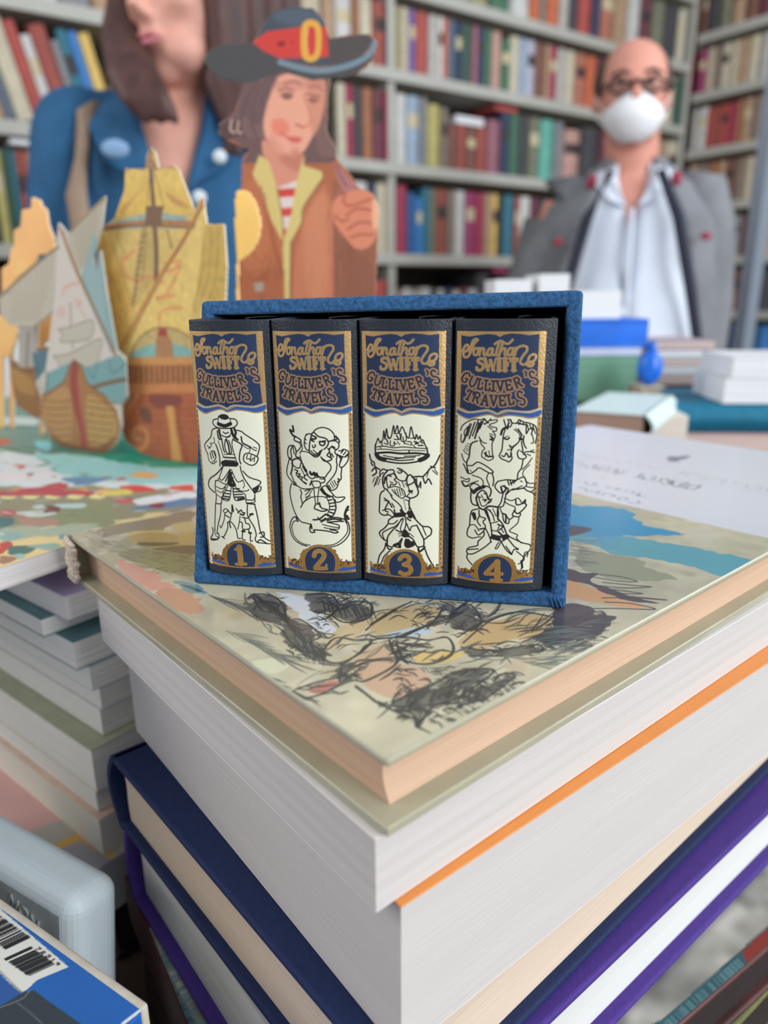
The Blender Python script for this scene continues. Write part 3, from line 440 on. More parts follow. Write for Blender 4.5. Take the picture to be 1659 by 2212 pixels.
DRAW[3] = ((980, 880, 5.672), [  # two horses above a man in a brimmed hat
 ([(85,280),(110,220),(180,170),(260,145),(340,150),(390,120),(470,120),(440,160),(530,150),(520,180),(440,210),(480,240),(525,250),(520,290),(480,290),(510,340),(490,400),(470,450),(475,560),(488,610),(470,635),(430,650),(400,640),(370,620),(345,600),(350,540),(380,500),(345,460),(320,400)],6),
 ([(95,330),(90,400),(110,430),(140,380),(130,300),(170,240)],6),([(110,430),(150,330),(180,230)],6),([(140,380),(170,300),(200,200)],7),([(170,350),(220,200)],6),([(190,380),(260,180)],8),([(230,350),(300,160)],7),([(260,380),(310,190)],9),([(290,300),(340,170)],9),([(320,260),(370,150)],7),([(370,200),(430,180)],6),([(420,230),(470,270)],6),([(450,350),(480,380),(450,390),(470,400)],9),([(440,320),(490,340)],5),([(310,360),(350,420),(400,440)],6),([(370,130),(420,190)],8),([(380,210),(460,140)],5),
 ([(200,500),(190,600),(160,680),(180,800)],8),([(290,410),(220,440),(200,510)],8),([(120,520),(150,560),(190,580)],5),([(130,500),(180,540)],4),([(140,480),(190,520)],4),([(150,460),(200,490)],4),([(170,440),(220,460)],4),([(100,570),(120,640),(160,680)],6),([(180,710),(230,710),(290,670),(370,700),(470,770),(480,800),(430,800),(320,740),(270,770),(210,810),(170,800)],7),([(120,690),(170,800)],7),([(230,830),(320,860),(360,900),(360,950)],6),([(470,800),(490,880),(480,960)],7),([(430,800),(405,870),(440,960)],6),([(85,850),(150,880),(190,870),(180,910),(110,900),(140,960),(210,930),(300,900)],6),([(95,900),(130,965),(190,960)],6),([(200,770),(220,780)],5),([(380,560),(420,600),(440,600),(470,600)],10),([(400,540),(390,600)],6),([(430,530),(440,580)],5),
 ([(615,150),(640,230),(670,240),(700,230),(710,180),(660,120),(680,190)],7),([(650,240),(600,270),(580,330)],12),([(640,240),(610,340),(600,430),(590,520),(560,590),(590,630),(640,650),(680,665),(715,620),(700,570),(720,500),(790,430),(820,370)],7),([(670,200),(660,260)],10),([(700,150),(720,190),(780,190),(800,150),(860,180),(920,190),(1000,230),(1020,330),(1000,440)],7),([(770,190),(870,210)],9),([(820,160),(800,210)],6),([(860,180),(850,210)],6),([(620,380),(660,390),(680,370)],9),([(620,370),(670,350)],5),([(590,590),(620,600),(640,560)],7),([(650,560),(680,610),(710,570)],8),([(660,520),(710,510),(690,480)],6),([(680,460),(720,480),(790,430)],6),([(740,270),(800,320),(820,400)],5),([(760,260),(820,320),(830,400)],5),([(790,260),(840,340)],6),([(810,380),(830,390)],14),([(890,200),(890,320),(920,270),(970,250),(950,330)],7),([(900,210),(920,280)],6),([(930,210),(960,280)],6),([(970,220),(1000,320)],6),([(960,330),(980,420),(950,440)],6),([(830,420),(850,540)],7),([(850,400),(870,470),(890,500)],7),([(860,350),(850,420)],8),
 ([(800,520),(780,560),(800,620),(860,630),(890,600),(860,560),(910,540),(990,550)],7),([(820,530),(850,560)],6),([(850,580),(880,570)],5),([(900,570),(940,590)],6),([(930,540),(980,520)],6),([(850,640),(830,740),(790,800),(780,880)],7),([(960,620),(900,700),(840,760)],6),([(930,700),(850,790),(860,860)],5),([(830,740),(840,700)],6),
 ([(540,905),(650,885),(760,890),(850,850),(880,880),(890,960),(800,1000),(720,1000),(650,1060)],7),([(540,905),(505,970),(560,1040),(590,1050)],7),([(660,890),(680,950)],7),([(690,890),(710,950)],7),([(720,895),(740,930)],6),([(700,930),(760,900)],9),([(880,900),(930,930),(990,930),(980,980),(900,970)],6),([(720,1010),(850,990),(900,1020),(960,1040),(1000,1080)],7),([(940,1040),(1000,990)],6),([(580,970),(600,1040),(640,1000),(620,960)],10),([(600,960),(670,1000),(640,1060)],8),([(610,1030),(580,1160),(545,1220),(550,1300),(540,1370)],7),([(640,1070),(610,1200),(560,1220)],7),([(820,900),(840,910)],6),([(770,990),(840,960)],6),
 ([(210,1010),(205,960),(250,930),(300,950),(320,980)],7),([(240,1050),(220,1000),(210,1110),(230,1180),(280,1200)],8),([(240,1040),(280,1000),(380,965),(440,980),(460,1030),(440,1090)],8),([(245,1040),(290,1000),(370,970)],20),([(290,1060),(350,1015),(400,1050),(420,1120),(460,1140),(430,1170)],8),([(290,1070),(280,1130),(310,1220)],9),([(270,1100),(290,1200)],6),([(300,1080),(340,1200),(390,1200),(430,1150)],6),([(360,1130),(400,1130),(380,1150)],8),([(310,1100),(330,1100)],8),([(370,1050),(390,1060)],6),([(340,1070),(360,1110)],5),([(400,1060),(440,1130),(465,1120)],8),
 ([(320,1230),(370,1250),(430,1210),(540,1220)],10),([(310,1240),(230,1260),(205,1320),(195,1440),(170,1500),(170,1570),(230,1600)],7),([(230,1300),(260,1370),(245,1290)],12),([(260,1300),(270,1360)],9),([(310,1260),(320,1330),(390,1360),(360,1400),(390,1460),(360,1520),(300,1560),(260,1500)],7),([(320,1320),(290,1390),(330,1450)],7),([(200,1440),(260,1440),(310,1510)],6),([(320,1490),(370,1480)],9),([(380,1260),(450,1420),(470,1580)],8),([(400,1260),(440,1380)],10),([(540,1230),(540,1350),(600,1430),(660,1580)],8),([(400,1230),(470,1300),(500,1390)],6),([(440,1250),(490,1330)],5),([(480,1240),(520,1330)],5),([(450,1420),(530,1400),(560,1380)],6),([(460,1500),(530,1510),(560,1440)],6),([(540,1430),(600,1460),(560,1500)],8),([(580,1480),(610,1530)],6),
 ([(470,1560),(560,1580),(650,1560)],12),([(475,1590),(550,1610)],24),([(620,1600),(655,1580)],26),([(560,1590),(610,1590),(615,1630),(560,1630),(560,1590)],7),([(545,1520),(600,1570)],10),([(390,1480),(430,1560),(460,1650)],7),([(370,1520),(370,1570),(300,1640),(290,1690),(180,1720),(165,1780),(240,1790),(380,1710),(460,1640)],7),([(180,1740),(300,1730)],7),([(230,1600),(330,1580)],6),([(170,1790),(165,1850),(230,1930)],7),([(580,1640),(540,1720),(510,1725),(550,1650)],6),([(580,1640),(640,1740),(710,1800),(640,1700)],7),([(660,1600),(740,1700),(790,1730)],7),([(710,1800),(740,1740),(790,1740)],7),([(770,1760),(860,1840),(850,1880),(790,1920)],6),([(660,1570),(760,1620),(850,1660),(930,1680),(940,1730),(870,1820),(840,1880),(840,1940),(820,2000)],7),([(860,1840),(870,1780),(910,1770),(900,1830)],6),([(830,1880),(840,1960)],12),
 ([(620,1110),(700,1140),(740,1130),(790,1110),(830,1160)],6),([(620,1150),(680,1190),(750,1220),(750,1280)],6),([(760,1130),(770,1190),(830,1180),(880,1130),(870,1170),(890,1200),(830,1270),(780,1300),(740,1260)],8),([(840,1180),(880,1160)],7),([(740,1270),(720,1320),(790,1340),(820,1310),(800,1290)],7),([(730,1340),(680,1370),(640,1320),(600,1300),(620,1400),(670,1420),(680,1370)],7),([(640,1310),(640,1400)],9),([(570,1230),(590,1290),(620,1310)],6),([(800,1350),(780,1420),(700,1490),(690,1520),(780,1560),(770,1600),(830,1660)],6)])
nums = ['one', 'two', 'three', 'four']; pics = ['man with hands on hips', 'ape holding a figure', 'man under a floating town', 'two horses and a man']
for i in range(4):
    s0, s1 = WID[i]; w = s1-s0; xm = (s0+s1)/2; o3 = BP+bd*xm; HTB = .0761
    e = empty('miniature_book', (o3[0], o3[1], CZ-.0832), math.radians(-10.3), 'tiny black leather volume numbered %s, spine drawing: %s' % (nums[i], pics[i]), 'book', 'four miniature volumes in the slipcase')
    prof = [(-w/2+w*k/16, bulge(xm-w/2+w*k/16, i)) for k in range(17)]; prof[0] = (-w/2, .0040); prof[-1] = (w/2, .0040); prof.insert(1, (-w/2+.0003, .0029)); prof.insert(-1, (w/2-.0003, .0029))
    D = .045; tc = .0013
    inn = [(max(-w/2+tc, min(w/2-tc, x)), y+tc) for x, y in prof]
    sp = prof + [(w/2, .0055), (w/2-tc, .0055)] + inn[::-1] + [(-w/2+tc, .0055), (-w/2, .0055)]
    MB().prism(sp, 0, HTB).build('spine', leather, e, bevel=.0006, seg=3, angle=50)
    for sg in (-1, 1):
        xa, xb = (w/2-tc, w/2) if sg > 0 else (-w/2, -w/2+tc)
        MB().box(xa, xb, .0057, D, 0, HTB).build('cover_board', leather, e, bevel=.0005)
    MB().box(-w/2+tc, w/2-tc, .0062, D-.002, .0012, HTB-.0012).build('page_block', mini_pages, e)
    cv = Cv(CVW, CVH, (224,224,202)); header(cv)
    ox, oy, sc = DRAW[i][0]; cv.tf = tf_for(i, ox, oy, sc); cv.k = .36*1.24
    save = cv.a.copy()
    for p, wd_ in DRAW[i][1]: cv.line(p, wd_*1.45, INK, metal=0)
    y0 = int(tf_for(3, 980, 880, 5.672)((500,118))[1]); cv.a[:y0+6] = save[:y0+6]
    yb = int(tf_for(3, 980, 880, 5.672)((500,1800))[1]); gm = (save[..., 2] < .7); gm[:yb-30] = False; cv.a[gm] = save[gm]
    cv.tf = tf_for(3, 980, 880, 5.672)
    for p, wn_ in NUM[i+1]: cv.line(p, wn_, (214,168,104), metal=1)
    u = np.linspace(LBL[i][0], LBL[i][1], CVW); z = np.linspace(HT, HB, CVH)
    off = np.array([bulge(s, i) for s in u]) - .00016
    pos = np.zeros((CVH, CVW, 3)); pos[..., 0] = (u-xm)[None]; pos[..., 1] = off[None]; pos[..., 2] = (z+.0832)[:, None]
    tag(sheet('spine_label', cv, pos, spine_paint, e, smooth_=True), 'cream and navy spine label with gold lettering and the number %d' % (i+1))
    rb = MB(); rr = [(w*.1, .012, HTB-.0012), (w*.12, .010, HTB+.0001), (w*.2, .016, HTB+.0002), (w*.32, .028, HTB-.0001)]
    rb.loft([[(x, y-.0012, z), (x+.0002, y+.0012, z), (x+.0002, y+.0012, z+.0003), (x, y-.0012, z+.0003)] for x, y, z in rr]).build('ribbon', lining, e)
# ================================================================ the pile of books under the slipcase
c0 = onz(835, 1640, AH)[:2]; AANG = 40.6; LA, LB = .345, .1865
pg_tan = PAGES('aged_pages', (198, 166, 140)); pg_white = PAGES('white_pages', (197, 192, 188), var=.035); pg_cream = PAGES('cream_pages', (206, 188, 168)); pg_cool = PAGES('cool_pages', (190, 193, 195), var=.03)
lam = M('laminated_khaki', (166, 162, 138), .35, .5, var=.08, vs=40, bump=.15, bs=90, coat=.4)
A = book('art_book', 'large laminated hardcover with an ink and watercolour cover, topmost of the front pile', 'book', c0, AANG, LA, LB, -.107, AH-.0002, lam, pg_tan, 'b', tc=.0024, ov=.0050, bl=.0022)
A.children[0].modifiers['bevel'].width = .0005
av = dirv(AANG); avb = dirv(AANG+90); P2 = np.array([c0[0], c0[1], CZ+AH])
AW, AHt = 1240, 670
def artf(ox=0, oy=0, sc=1.):
    def tf(q):
        P = onz(ox+q[0]/sc, oy+q[1]/sc, AH); d = P-P2
        return (float(d@av)/LA*(AW-1), float(d@avb)/LB*(AHt-1))
    return tf
cv = Cv(AW, AHt, (190, 184, 158)); cv.mottle(.035, 60); cv.mottle(.03, 14); cv.k = .75
def wash(n, x0, x1, y0, y1, cols, r=(20, 60), al=.35):
    for _ in range(n):
        x = random.uniform(x0, x1); y = random.uniform(y0, y1); s = random.uniform(*r)
        p = [(x+s*random.uniform(.5,1.2)*math.cos(a), y+s*.55*random.uniform(.5,1.2)*math.sin(a)) for a in np.linspace(0, 2*math.pi, 10)[:-1]]
        cv.fill(p, random.choice(cols), al=al, sm=True, rough=2., feather=4)
def hatch(x0, y0, x1, y1, n, ln, ang, c, w=.5, jit=.25, al=.8):
    """n pen strokes laid across the band from (x0,y0) to (x1,y1)"""
    for k in range(n):
        t = (k+random.random())/n; x = lerp(x0, x1, t)+random.uniform(-6, 6); y = lerp(y0, y1, t)+random.uniform(-4, 4); a = math.radians(ang)+random.uniform(-jit, jit); L = ln*random.uniform(.5, 1.1)
        cv.line([(x,y),(x+L*.5*math.cos(a),y+L*.5*math.sin(a)+random.uniform(-3,3)),(x+L*math.cos(a),y+L*math.sin(a))], w*random.uniform(.6,1.5), c, al=al, taper=True)
cv.tf = artf()
DK = (62, 62, 62); BR = (116, 102, 82)
# left corner: feathered browns, yellow, olive, pink
wash(20, 170, 420, 1150, 1230, [(158,150,122),(150,140,110),(146,148,100),(170,160,140)], (18, 40), .5)
cv.tf = artf(150, 1080, 6.144); cv.k = .2
cv.fill([(380,400),(520,310),(800,290),(1100,240),(1600,120),(1640,180),(1600,330),(1300,350),(1150,430),(900,400),(700,440),(520,470),(420,520)], (134,120,98), al=.85, rough=3, feather=2)
cv.fill([(1330,330),(1640,280),(1640,420),(1450,430)], (196,178,122), al=.9, sm=True)
cv.fill([(820,420),(1200,400),(1450,450),(1640,420),(1640,600),(1200,650),(1100,620),(800,560)], (206,174,98), al=.85, sm=True, rough=2, feather=1)
for i in range(7): cv.line([(740-10*i,500+18*i),(950,450+24*i),(1200,440+26*i),(1420+10*i,480+22*i)], 16-i, (108,96,64), al=.85, taper=True)
cv.fill([(900,560),(1200,560),(1450,570),(1250,610),(950,600)], (112,98,68), sm=True)
cv.fill([(1100,640),(1640,600),(1640,720),(1300,680)], (124,106,76), sm=True)
cv.fill([(640,700),(900,640),(1200,680),(1640,740),(1640,1000),(1300,960),(1000,860),(700,780)], (146,144,96), al=.8, sm=True, feather=3)
for i in range(60):
    x = random.uniform(150, 900); y = 440+(x-150)*.5+random.uniform(-120, 60); L = random.uniform(90, 240)
    cv.line([(x,y),(x+L*.5,y+random.uniform(10,30)),(x+L,y+random.uniform(20,60))], random.uniform(4,11), random.choice([(104,94,88),(122,106,108),(140,126,110)]), al=.8, taper=True)
for i in range(34):
    x = random.uniform(1000, 1500); y = random.uniform(700, 980); cv.line([(x,y),(x+90,y+random.uniform(-40,20)),(x+200,y+random.uniform(-50,50))], random.uniform(5,12), (114,106,80), al=.8, taper=True)
cv.fill([(600,800),(760,810),(1100,960),(1300,1110),(1400,1150),(1100,1200),(900,1090),(650,900)], (206,146,132), al=.9, sm=True, rough=2, feather=2)
cv.fill([(1150,1230),(1250,1180),(1500,1190),(1700,1300),(1760,1500),(1500,1500),(1300,1400)], (190,142,116), al=.9, sm=True, rough=2, feather=2)
cv.fill([(1330,1090),(1660,1120),(1800,1230),(1640,1240),(1480,1170)], (86,142,156), al=.85, sm=True, rough=3, feather=1)
for i in range(12): cv.line([(1450+20*i,1120+8*i),(1600+20*i,1140+8*i)], 5, (60,70,76), al=.8, taper=True)
# middle: heavy brush ink, ochre leaves, grey washes
cv.tf = artf(380, 1250, 1.803); cv.k = .42
wash(26, 120, 1400, 60, 480, [(172,174,150),(182,160,118),(150,158,146),(196,188,168),(176,142,120)], (30, 80), .35)
cv.fill([(380,50),(520,90),(570,190),(600,200),(590,160),(520,110)], (206,212,222), al=.9, sm=True, feather=2)
cv.fill([(400,60),(500,70),(560,150),(620,190),(600,215),(540,200),(470,140)], (208,214,222), al=.9, sm=True, rough=2)
cv.fill([(800,200),(880,190),(980,195),(1000,210),(920,225),(820,225)], (176,196,210), al=.9, sm=True)
cv.fill([(560,290),(640,190),(760,160),(700,230),(620,270),(590,300)], (196,174,134), al=.85, sm=True)
cv.fill([(760,160),(850,110),(1030,110),(1010,160),(840,210),(770,215)], (186,164,120), al=.9, sm=True)
cv.fill([(1100,250),(1200,180),(1380,140),(1500,160),(1450,220),(1300,240),(1180,275)], (186,158,112), al=.9, sm=True)
cv.fill([(700,330),(800,250),(870,330),(960,350),(990,420),(860,470),(740,420)], (196,160,132), al=.85, sm=True, feather=2)
cv.fill([(930,300),(1000,280),(1130,290),(1040,330),(950,335)], (208,178,110), al=.9, sm=True)
cv.fill([(300,320),(420,310),(440,340),(380,370),(320,350)], (204,206,176), al=.9, sm=True)
cv.fill([(510,430),(600,400),(640,410),(560,450)], (180,110,98), al=.85, sm=True)
INKS = [([(280,80),(300,60),(380,70),(420,110),(410,160),(350,165),(290,130)],1),([(300,70),(340,130),(400,100),(330,90),(300,140),(390,150)],0),
 ([(420,170),(480,160),(560,220),(520,250),(580,290),(560,320),(480,280),(430,230)],1),([(510,60),(600,65),(640,100),(700,90),(760,100),(750,150),(660,170),(600,140),(540,130)],1),
 ([(740,200),(800,150),(880,105),(920,90)],0),([(760,180),(860,120)],0),([(1030,90),(1080,110),(1060,160),(960,190),(880,230),(1000,170),(1040,120)],1),([(560,300),(620,230),(700,240),(760,240),(720,290),(640,330),(580,320),(560,280)],0),([(680,170),(740,140)],0),
 ([(760,240),(820,230),(900,230),(980,240),(1060,230),(1080,290),(1000,330),(920,330),(860,300),(840,260)],0),([(830,240),(850,290),(900,330),(880,300),(860,250)],1),([(890,260),(1000,270)],0),([(880,280),(1010,290)],0),([(870,250),(990,255)],0),
 ([(1070,130),(1140,100),(1190,160),(1160,200),(1080,190)],1),([(1100,230),(1200,170),(1330,130),(1480,150),(1510,170)],0),([(1120,250),(1240,160),(1400,120),(1520,130)],0),([(1420,240),(1500,180),(1659,130),(1659,210),(1560,240),(1460,260)],1),([(1110,270),(1240,280),(1400,260),(1420,285),(1280,300),(1150,300)],1),
 ([(470,430),(560,400),(640,380),(730,330),(850,310),(850,340),(740,400),(680,400),(560,450),(500,465)],0),([(640,330),(680,340),(720,320),(840,320)],0),([(650,340),(640,400),(680,380),(720,350)],1),([(850,480),(960,430),(1100,370),(1190,350),(1240,360),(1180,410),(1080,470),(1000,500),(940,580),(930,530),(860,510)],1),([(1240,400),(1280,370),(1320,380),(1300,400),(1260,430),(1200,470),(1100,500)],1),([(1000,520),(940,570),(990,600)],0),
 ([(780,480),(860,500),(930,500),(1100,480)],0),([(790,490),(880,530),(960,560)],0),([(700,420),(780,480)],0),([(560,330),(640,340),(700,300),(760,250)],0),([(440,260),(520,290),(600,300)],0),([(860,230),(940,200),(1000,170)],0)]
for p, f in INKS:
    if f:
        cv.fill(p, DK, al=.66, sm=True, rough=5, feather=1); q = np.array(p, float); c_ = q.mean(0); ext = (q.max(0)-q.min(0))
        for _ in range(int(6+ext.prod()/520)):
            z_ = c_+(np.array([random.random(), random.random()])-.5)*ext*.95; an = random.uniform(-.7, .5); L_2 = random.uniform(20, 52)
            cv.line([z_, z_+np.array([math.cos(an), math.sin(an)])*L_2*.5+np.array([0, random.uniform(-5, 5)]), z_+np.array([math.cos(an+.2), math.sin(an+.2)])*L_2], random.uniform(2.4, 6.5), random.choice([DK, (50,50,54), (78,78,74)]), al=.85, taper=True)
    for _ in range(3): cv.line([(x+random.uniform(-5,5), y+random.uniform(-4,4)) for x, y in p], random.uniform(2.2, 5), DK, al=.85)
cv.tf = artf(380, 1250, 1.803); cv.k = .42
for (x0, y0, x1, y1, n_, a0, ln) in ((280,90,560,300,22,35,110),(560,110,1060,140,26,-22,120),(560,220,1080,300,30,-18,110),(1080,130,1640,190,34,-24,130),(820,480,1240,380,22,-30,100),(470,440,860,330,14,-16,110),(1150,290,1600,240,16,-10,120)):
    for _ in range(n_):
        t = random.random(); x = lerp(x0,x1,t)+random.uniform(-30,30); y = lerp(y0,y1,t)+random.uniform(-42,42); a = math.radians(a0+random.uniform(-22,22)); L = ln*random.uniform(.4,1.1); c_, s_ = math.cos(a), math.sin(a); bw_ = random.uniform(-16,16)
        cv.line([(x-L/2*c_,y-L/2*s_),(x-s_*bw_,y+c_*bw_),(x+L/2*c_,y+L/2*s_)], random.uniform(2.2,8.5), random.choice([DK,(52,54,58),(84,86,82),(104,104,94)]), al=.8, taper=True)
hatch(110, 60, 380, 160, 40, 120, 18, (86,90,88), 3.2); hatch(190, 200, 420, 320, 34, 160, 22, (96,100,94), 3); hatch(1400, 180, 1659, 260, 40, 150, 165, DK, 3.4); hatch(1240, 290, 1420, 340, 18, 200, 3, (110,112,100), 3)
hatch(960, 340, 1060, 380, 10, 140, 5, (110,110,96), 3); hatch(560, 90, 760, 110, 24, 70, 70, DK, 3.2); hatch(300, 60, 420, 150, 30, 80, 40, DK, 3.5); hatch(420, 130, 560, 300, 26, 60, 75, DK, 4); hatch(880, 430, 1200, 420, 40, 70, 120, DK, 4); hatch(330, 370, 500, 470, 16, 90, 30, (70,70,70), 3)
# right: sky blue stripe, sage, orange and dark feathers
cv.tf = artf(1150, 850, 3.26); cv.k = .36
wash(14, 300, 1500, 760, 1500, [(194,188,164),(180,178,150),(196,192,176)], (60, 140), .5)
cv.fill([(150,760),(330,790),(470,790),(560,800),(660,810),(740,860),(700,870),(790,905),(770,925),(1110,992),(900,1000),(720,1005),(650,1000),(620,1040),(500,1060),(440,1010),(280,980),(150,940)], (50,144,184), rough=2.5, sm=False)
cv.fill([(640,1000),(760,1025),(950,1050),(1100,1085),(1180,1090),(1300,1120),(1540,1165),(1620,1180),(1380,1300),(1200,1240),(1050,1200),(850,1165),(700,1150),(560,1130),(480,1080),(500,1020)], (92,160,172), rough=2.5)
cv.fill([(300,960),(500,1000),(640,1020),(560,1100),(400,1060),(150,1000)], (74,152,176), al=.8, sm=True, feather=3)
cv.fill([(340,1080),(560,1130),(700,1150),(810,1190),(780,1220),(950,1270),(1030,1310),(800,1325),(540,1300),(380,1250),(300,1180)], (144,148,122), al=.9, rough=2, feather=1)
cv.fill([(200,1310),(300,1320),(480,1390),(680,1460),(780,1490),(780,1520),(600,1500),(300,1440),(150,1420)], (206,150,104), al=.9, sm=True, rough=2, feather=1)
cv.fill([(300,1000),(420,960),(380,940),(300,930),(150,920),(150,1010)], (86,76,86), al=.9, sm=True)
for p in ([(180,1220),(350,1260),(480,1270),(400,1310),(520,1370),(700,1430),(900,1480),(760,1470),(560,1420),(400,1350),(180,1290)], [(150,1500),(260,1480),(360,1490),(440,1520),(440,1560),(580,1570),(560,1610),(420,1640),(250,1620),(150,1640)], [(30,1720),(100,1660),(240,1620),(420,1640),(560,1600),(480,1680),(260,1750),(120,1760)]):
    cv.fill(p, (68,62,70), al=.9, sm=True, rough=1.6)
for p in ([(480,1275),(620,1290),(740,1325),(600,1320),(420,1290)],[(500,1330),(700,1350),(840,1362),(640,1370),(450,1350)],[(560,1380),(780,1410),(600,1410)],[(500,1440),(700,1440),(950,1455),(700,1430)],[(520,1470),(700,1480),(870,1520),(600,1515),(440,1515)]): cv.line(p, 7, (66,60,64), al=.9)
for k in range(40): y = 1000+random.uniform(0,230); x = random.uniform(230,330); cv.line([(x,y),(x+random.uniform(60,200),y+random.uniform(-15,25))], 4, (84,96,100), al=.7, taper=True)
for k in range(40): y = 1600+random.uniform(0,330); x = random.uniform(20,420)-(y-1600)*.5; cv.line([(x,y),(x+120,y-25),(x+random.uniform(160,340),y-20)], 6, (100,112,104), al=.75, taper=True)
# white band with the Georgian title
b0 = int(.1915/LA*AW); cv.a[:, b0:, :3] = np.array((212, 214, 220))/255.
GY = (110, 120, 128); cv.k = 1.0
def marks(tf, lst, w, c):
    cv.tf = tf; 
    for p in lst: cv.line(p, w, c, al=.85)
T1 = artf(1240, 960, 7.9); T2 = artf(1440, 970, 7.575)
marks(T1, [[(80,170),(140,160),(160,180)],[(180,195),(240,180),(250,205),(200,215)],[(290,215),(340,195),(360,215)],[(380,245),(430,215),(510,230),(560,270),(640,290)],[(680,255),(720,270),(760,310),(800,320)],[(830,290),(900,285),(980,310),(880,315)],[(1040,320),(1110,320),(1190,345)],[(1060,350),(1130,380)],[(1250,360),(1300,370),(1290,400)],[(1400,385),(1460,400),(1540,405)]], 1.1, GY)
marks(T2, [[(160,395),(230,385),(280,365),(300,395),(220,405)],[(330,430),(360,400),(440,395),(540,420)],[(510,455),(570,440)],[(620,450),(650,470),(690,485),(600,490),(540,470)],[(750,490),(820,470),(900,495),(1000,515),(900,540),(970,565)],[(1070,530),(1150,550),(1100,580)],[(1180,570),(1280,575),(1340,590),(1310,610),(1370,645)],[(1450,605),(1500,605),(1560,640),(1500,670),(1450,660)],[(1580,630),(1640,640),(1659,690)]], 1.2, GY)
cv.tf = T1; cv.line([(-800,250),(200,305),(700,370),(1200,430)], .8, (170,174,184)); cv.tf = T2; cv.line([(-260,370),(0,420),(700,555),(1659,740),(2600,900)], .9, (160,164,176), sm=False)
marks(T1, [[(-60,300),(20,290),(130,300),(160,300)],[(80,360),(140,340),(200,370),(240,400)],[(330,400),(340,360),(380,350),(400,380),(330,420)],[(400,430),(500,380),(620,390),(560,430),(420,445)],[(520,450),(580,460),(640,470)],[(690,490),(700,430),(750,420),(750,490),(850,480),(840,455),(960,460)],[(690,500),(780,500)]], 2.6, (104,106,120))
marks(T1, [[(1030,560),(1100,550),(1150,500),(1200,500)],[(1100,560),(1190,580),(1240,600)],[(1190,540),(1170,590)],[(1300,600),(1400,560),(1340,545)],[(1350,630),(1480,620),(1500,580),(1640,600)],[(1490,650),(1560,680),(1640,670),(1600,620)]], 3.0, (84,96,104))
marks(T2, [[(0,480),(60,510),(180,520)],[(60,550),(110,520),(100,590),(180,610),(250,600),(360,555),(290,550),(200,585)],[(130,600),(230,620),(300,620)],[(300,640),(400,590),(470,595),(560,600),(480,645),(380,655),(310,640)],[(520,600),(560,598)]], 3.0, (84,94,104))
marks(T1, [[(460,565),(540,565)],[(60,610),(90,615)],[(190,635),(230,680),(300,690),(400,665),(330,680),(360,660)],[(380,710),(420,720)],[(550,710),(600,740),(680,745),(800,750),(700,765),(800,785)],[(850,810),(920,790),(1000,800),(1040,815),(980,835)],[(1060,860),(1140,830),(1090,880),(1220,880)]], 2.2, (96,116,122))
marks(T1, [[(80,730),(140,740),(200,760),(220,800),(300,800)],[(300,790),(380,800),(450,805),(370,830),(420,825)],[(480,860),(520,835),(600,840),(700,870),(620,890),(740,880)],[(750,920),(820,895),(900,910),(900,940),(800,950),(750,925)],[(940,975),(1000,1000),(1090,1000),(1130,985),(1090,965)]], 2.2, (92,112,118))
marks(T2, [], 1, GY); cv.tf = T2
cv.fill([(0,160),(60,115),(170,120),(250,110),(400,110),(330,150),(220,180),(200,205),(80,205)], (116,120,132), al=.8, sm=True, rough=1); cv.line([(0,160),(120,175),(230,150),(400,120)], 2, (90,90,104)); cv.line([(-120,130),(-150,190),(-90,240)], 1, (190,192,200)); cv.line([(-50,220),(0,230),(90,230)], 1.5, (130,136,146))
u = np.linspace(.0002, LA-.0002, AW); v = np.linspace(.0003, LB-.0003, AHt); pos = np.zeros((AHt, AW, 3)); pos[..., 0] = u[None]; pos[..., 1] = v[:, None]; pos[..., 2] = -AH*0+(AH-.0002+.107)+.00012
cv.a[..., 3] = 0
pr = sheet('cover_print', cv, pos, PAINTED('laminated_print', .32, coat=.25, spec=.45), A)
tag(pr, 'ink and watercolour print with a white title band in Georgian script')
# frayed paper where the spine is torn
fr = MB()
for k in range(9):
    z = .002+.0018*k; fr.tube([(-.0012+random.uniform(-.0004,.0004), LB-.008+random.uniform(-.002,.002), z), (-.0018, LB-.002+random.uniform(-.002,.001), z+.001), (-.0006, LB+.0014, z+.0016)], [.0011,.0013,.0006], 7)
tag(fr.build('torn_spine_end', M('torn_paper', (206,190,170), .9, .1, var=.3, vs=700, bump=.6, bs=900), A, smooth=True), 'frayed pale paper at the spine end')

def stackbook(*a, **k): return book(*a, **k)
orange = M('orange_card', (222, 140, 70), .45, .35, var=.05, vs=60); navy = M('navy_cloth', (22, 38, 78), .7, .3, var=.15, vs=700, bump=.4, bs=2600)
purple = M('purple_cloth', (70, 46, 128), .7, .3, var=.12, vs=700, bump=.4, bs=2600); white_card = M('white_card', (216, 212, 208), .55, .3)
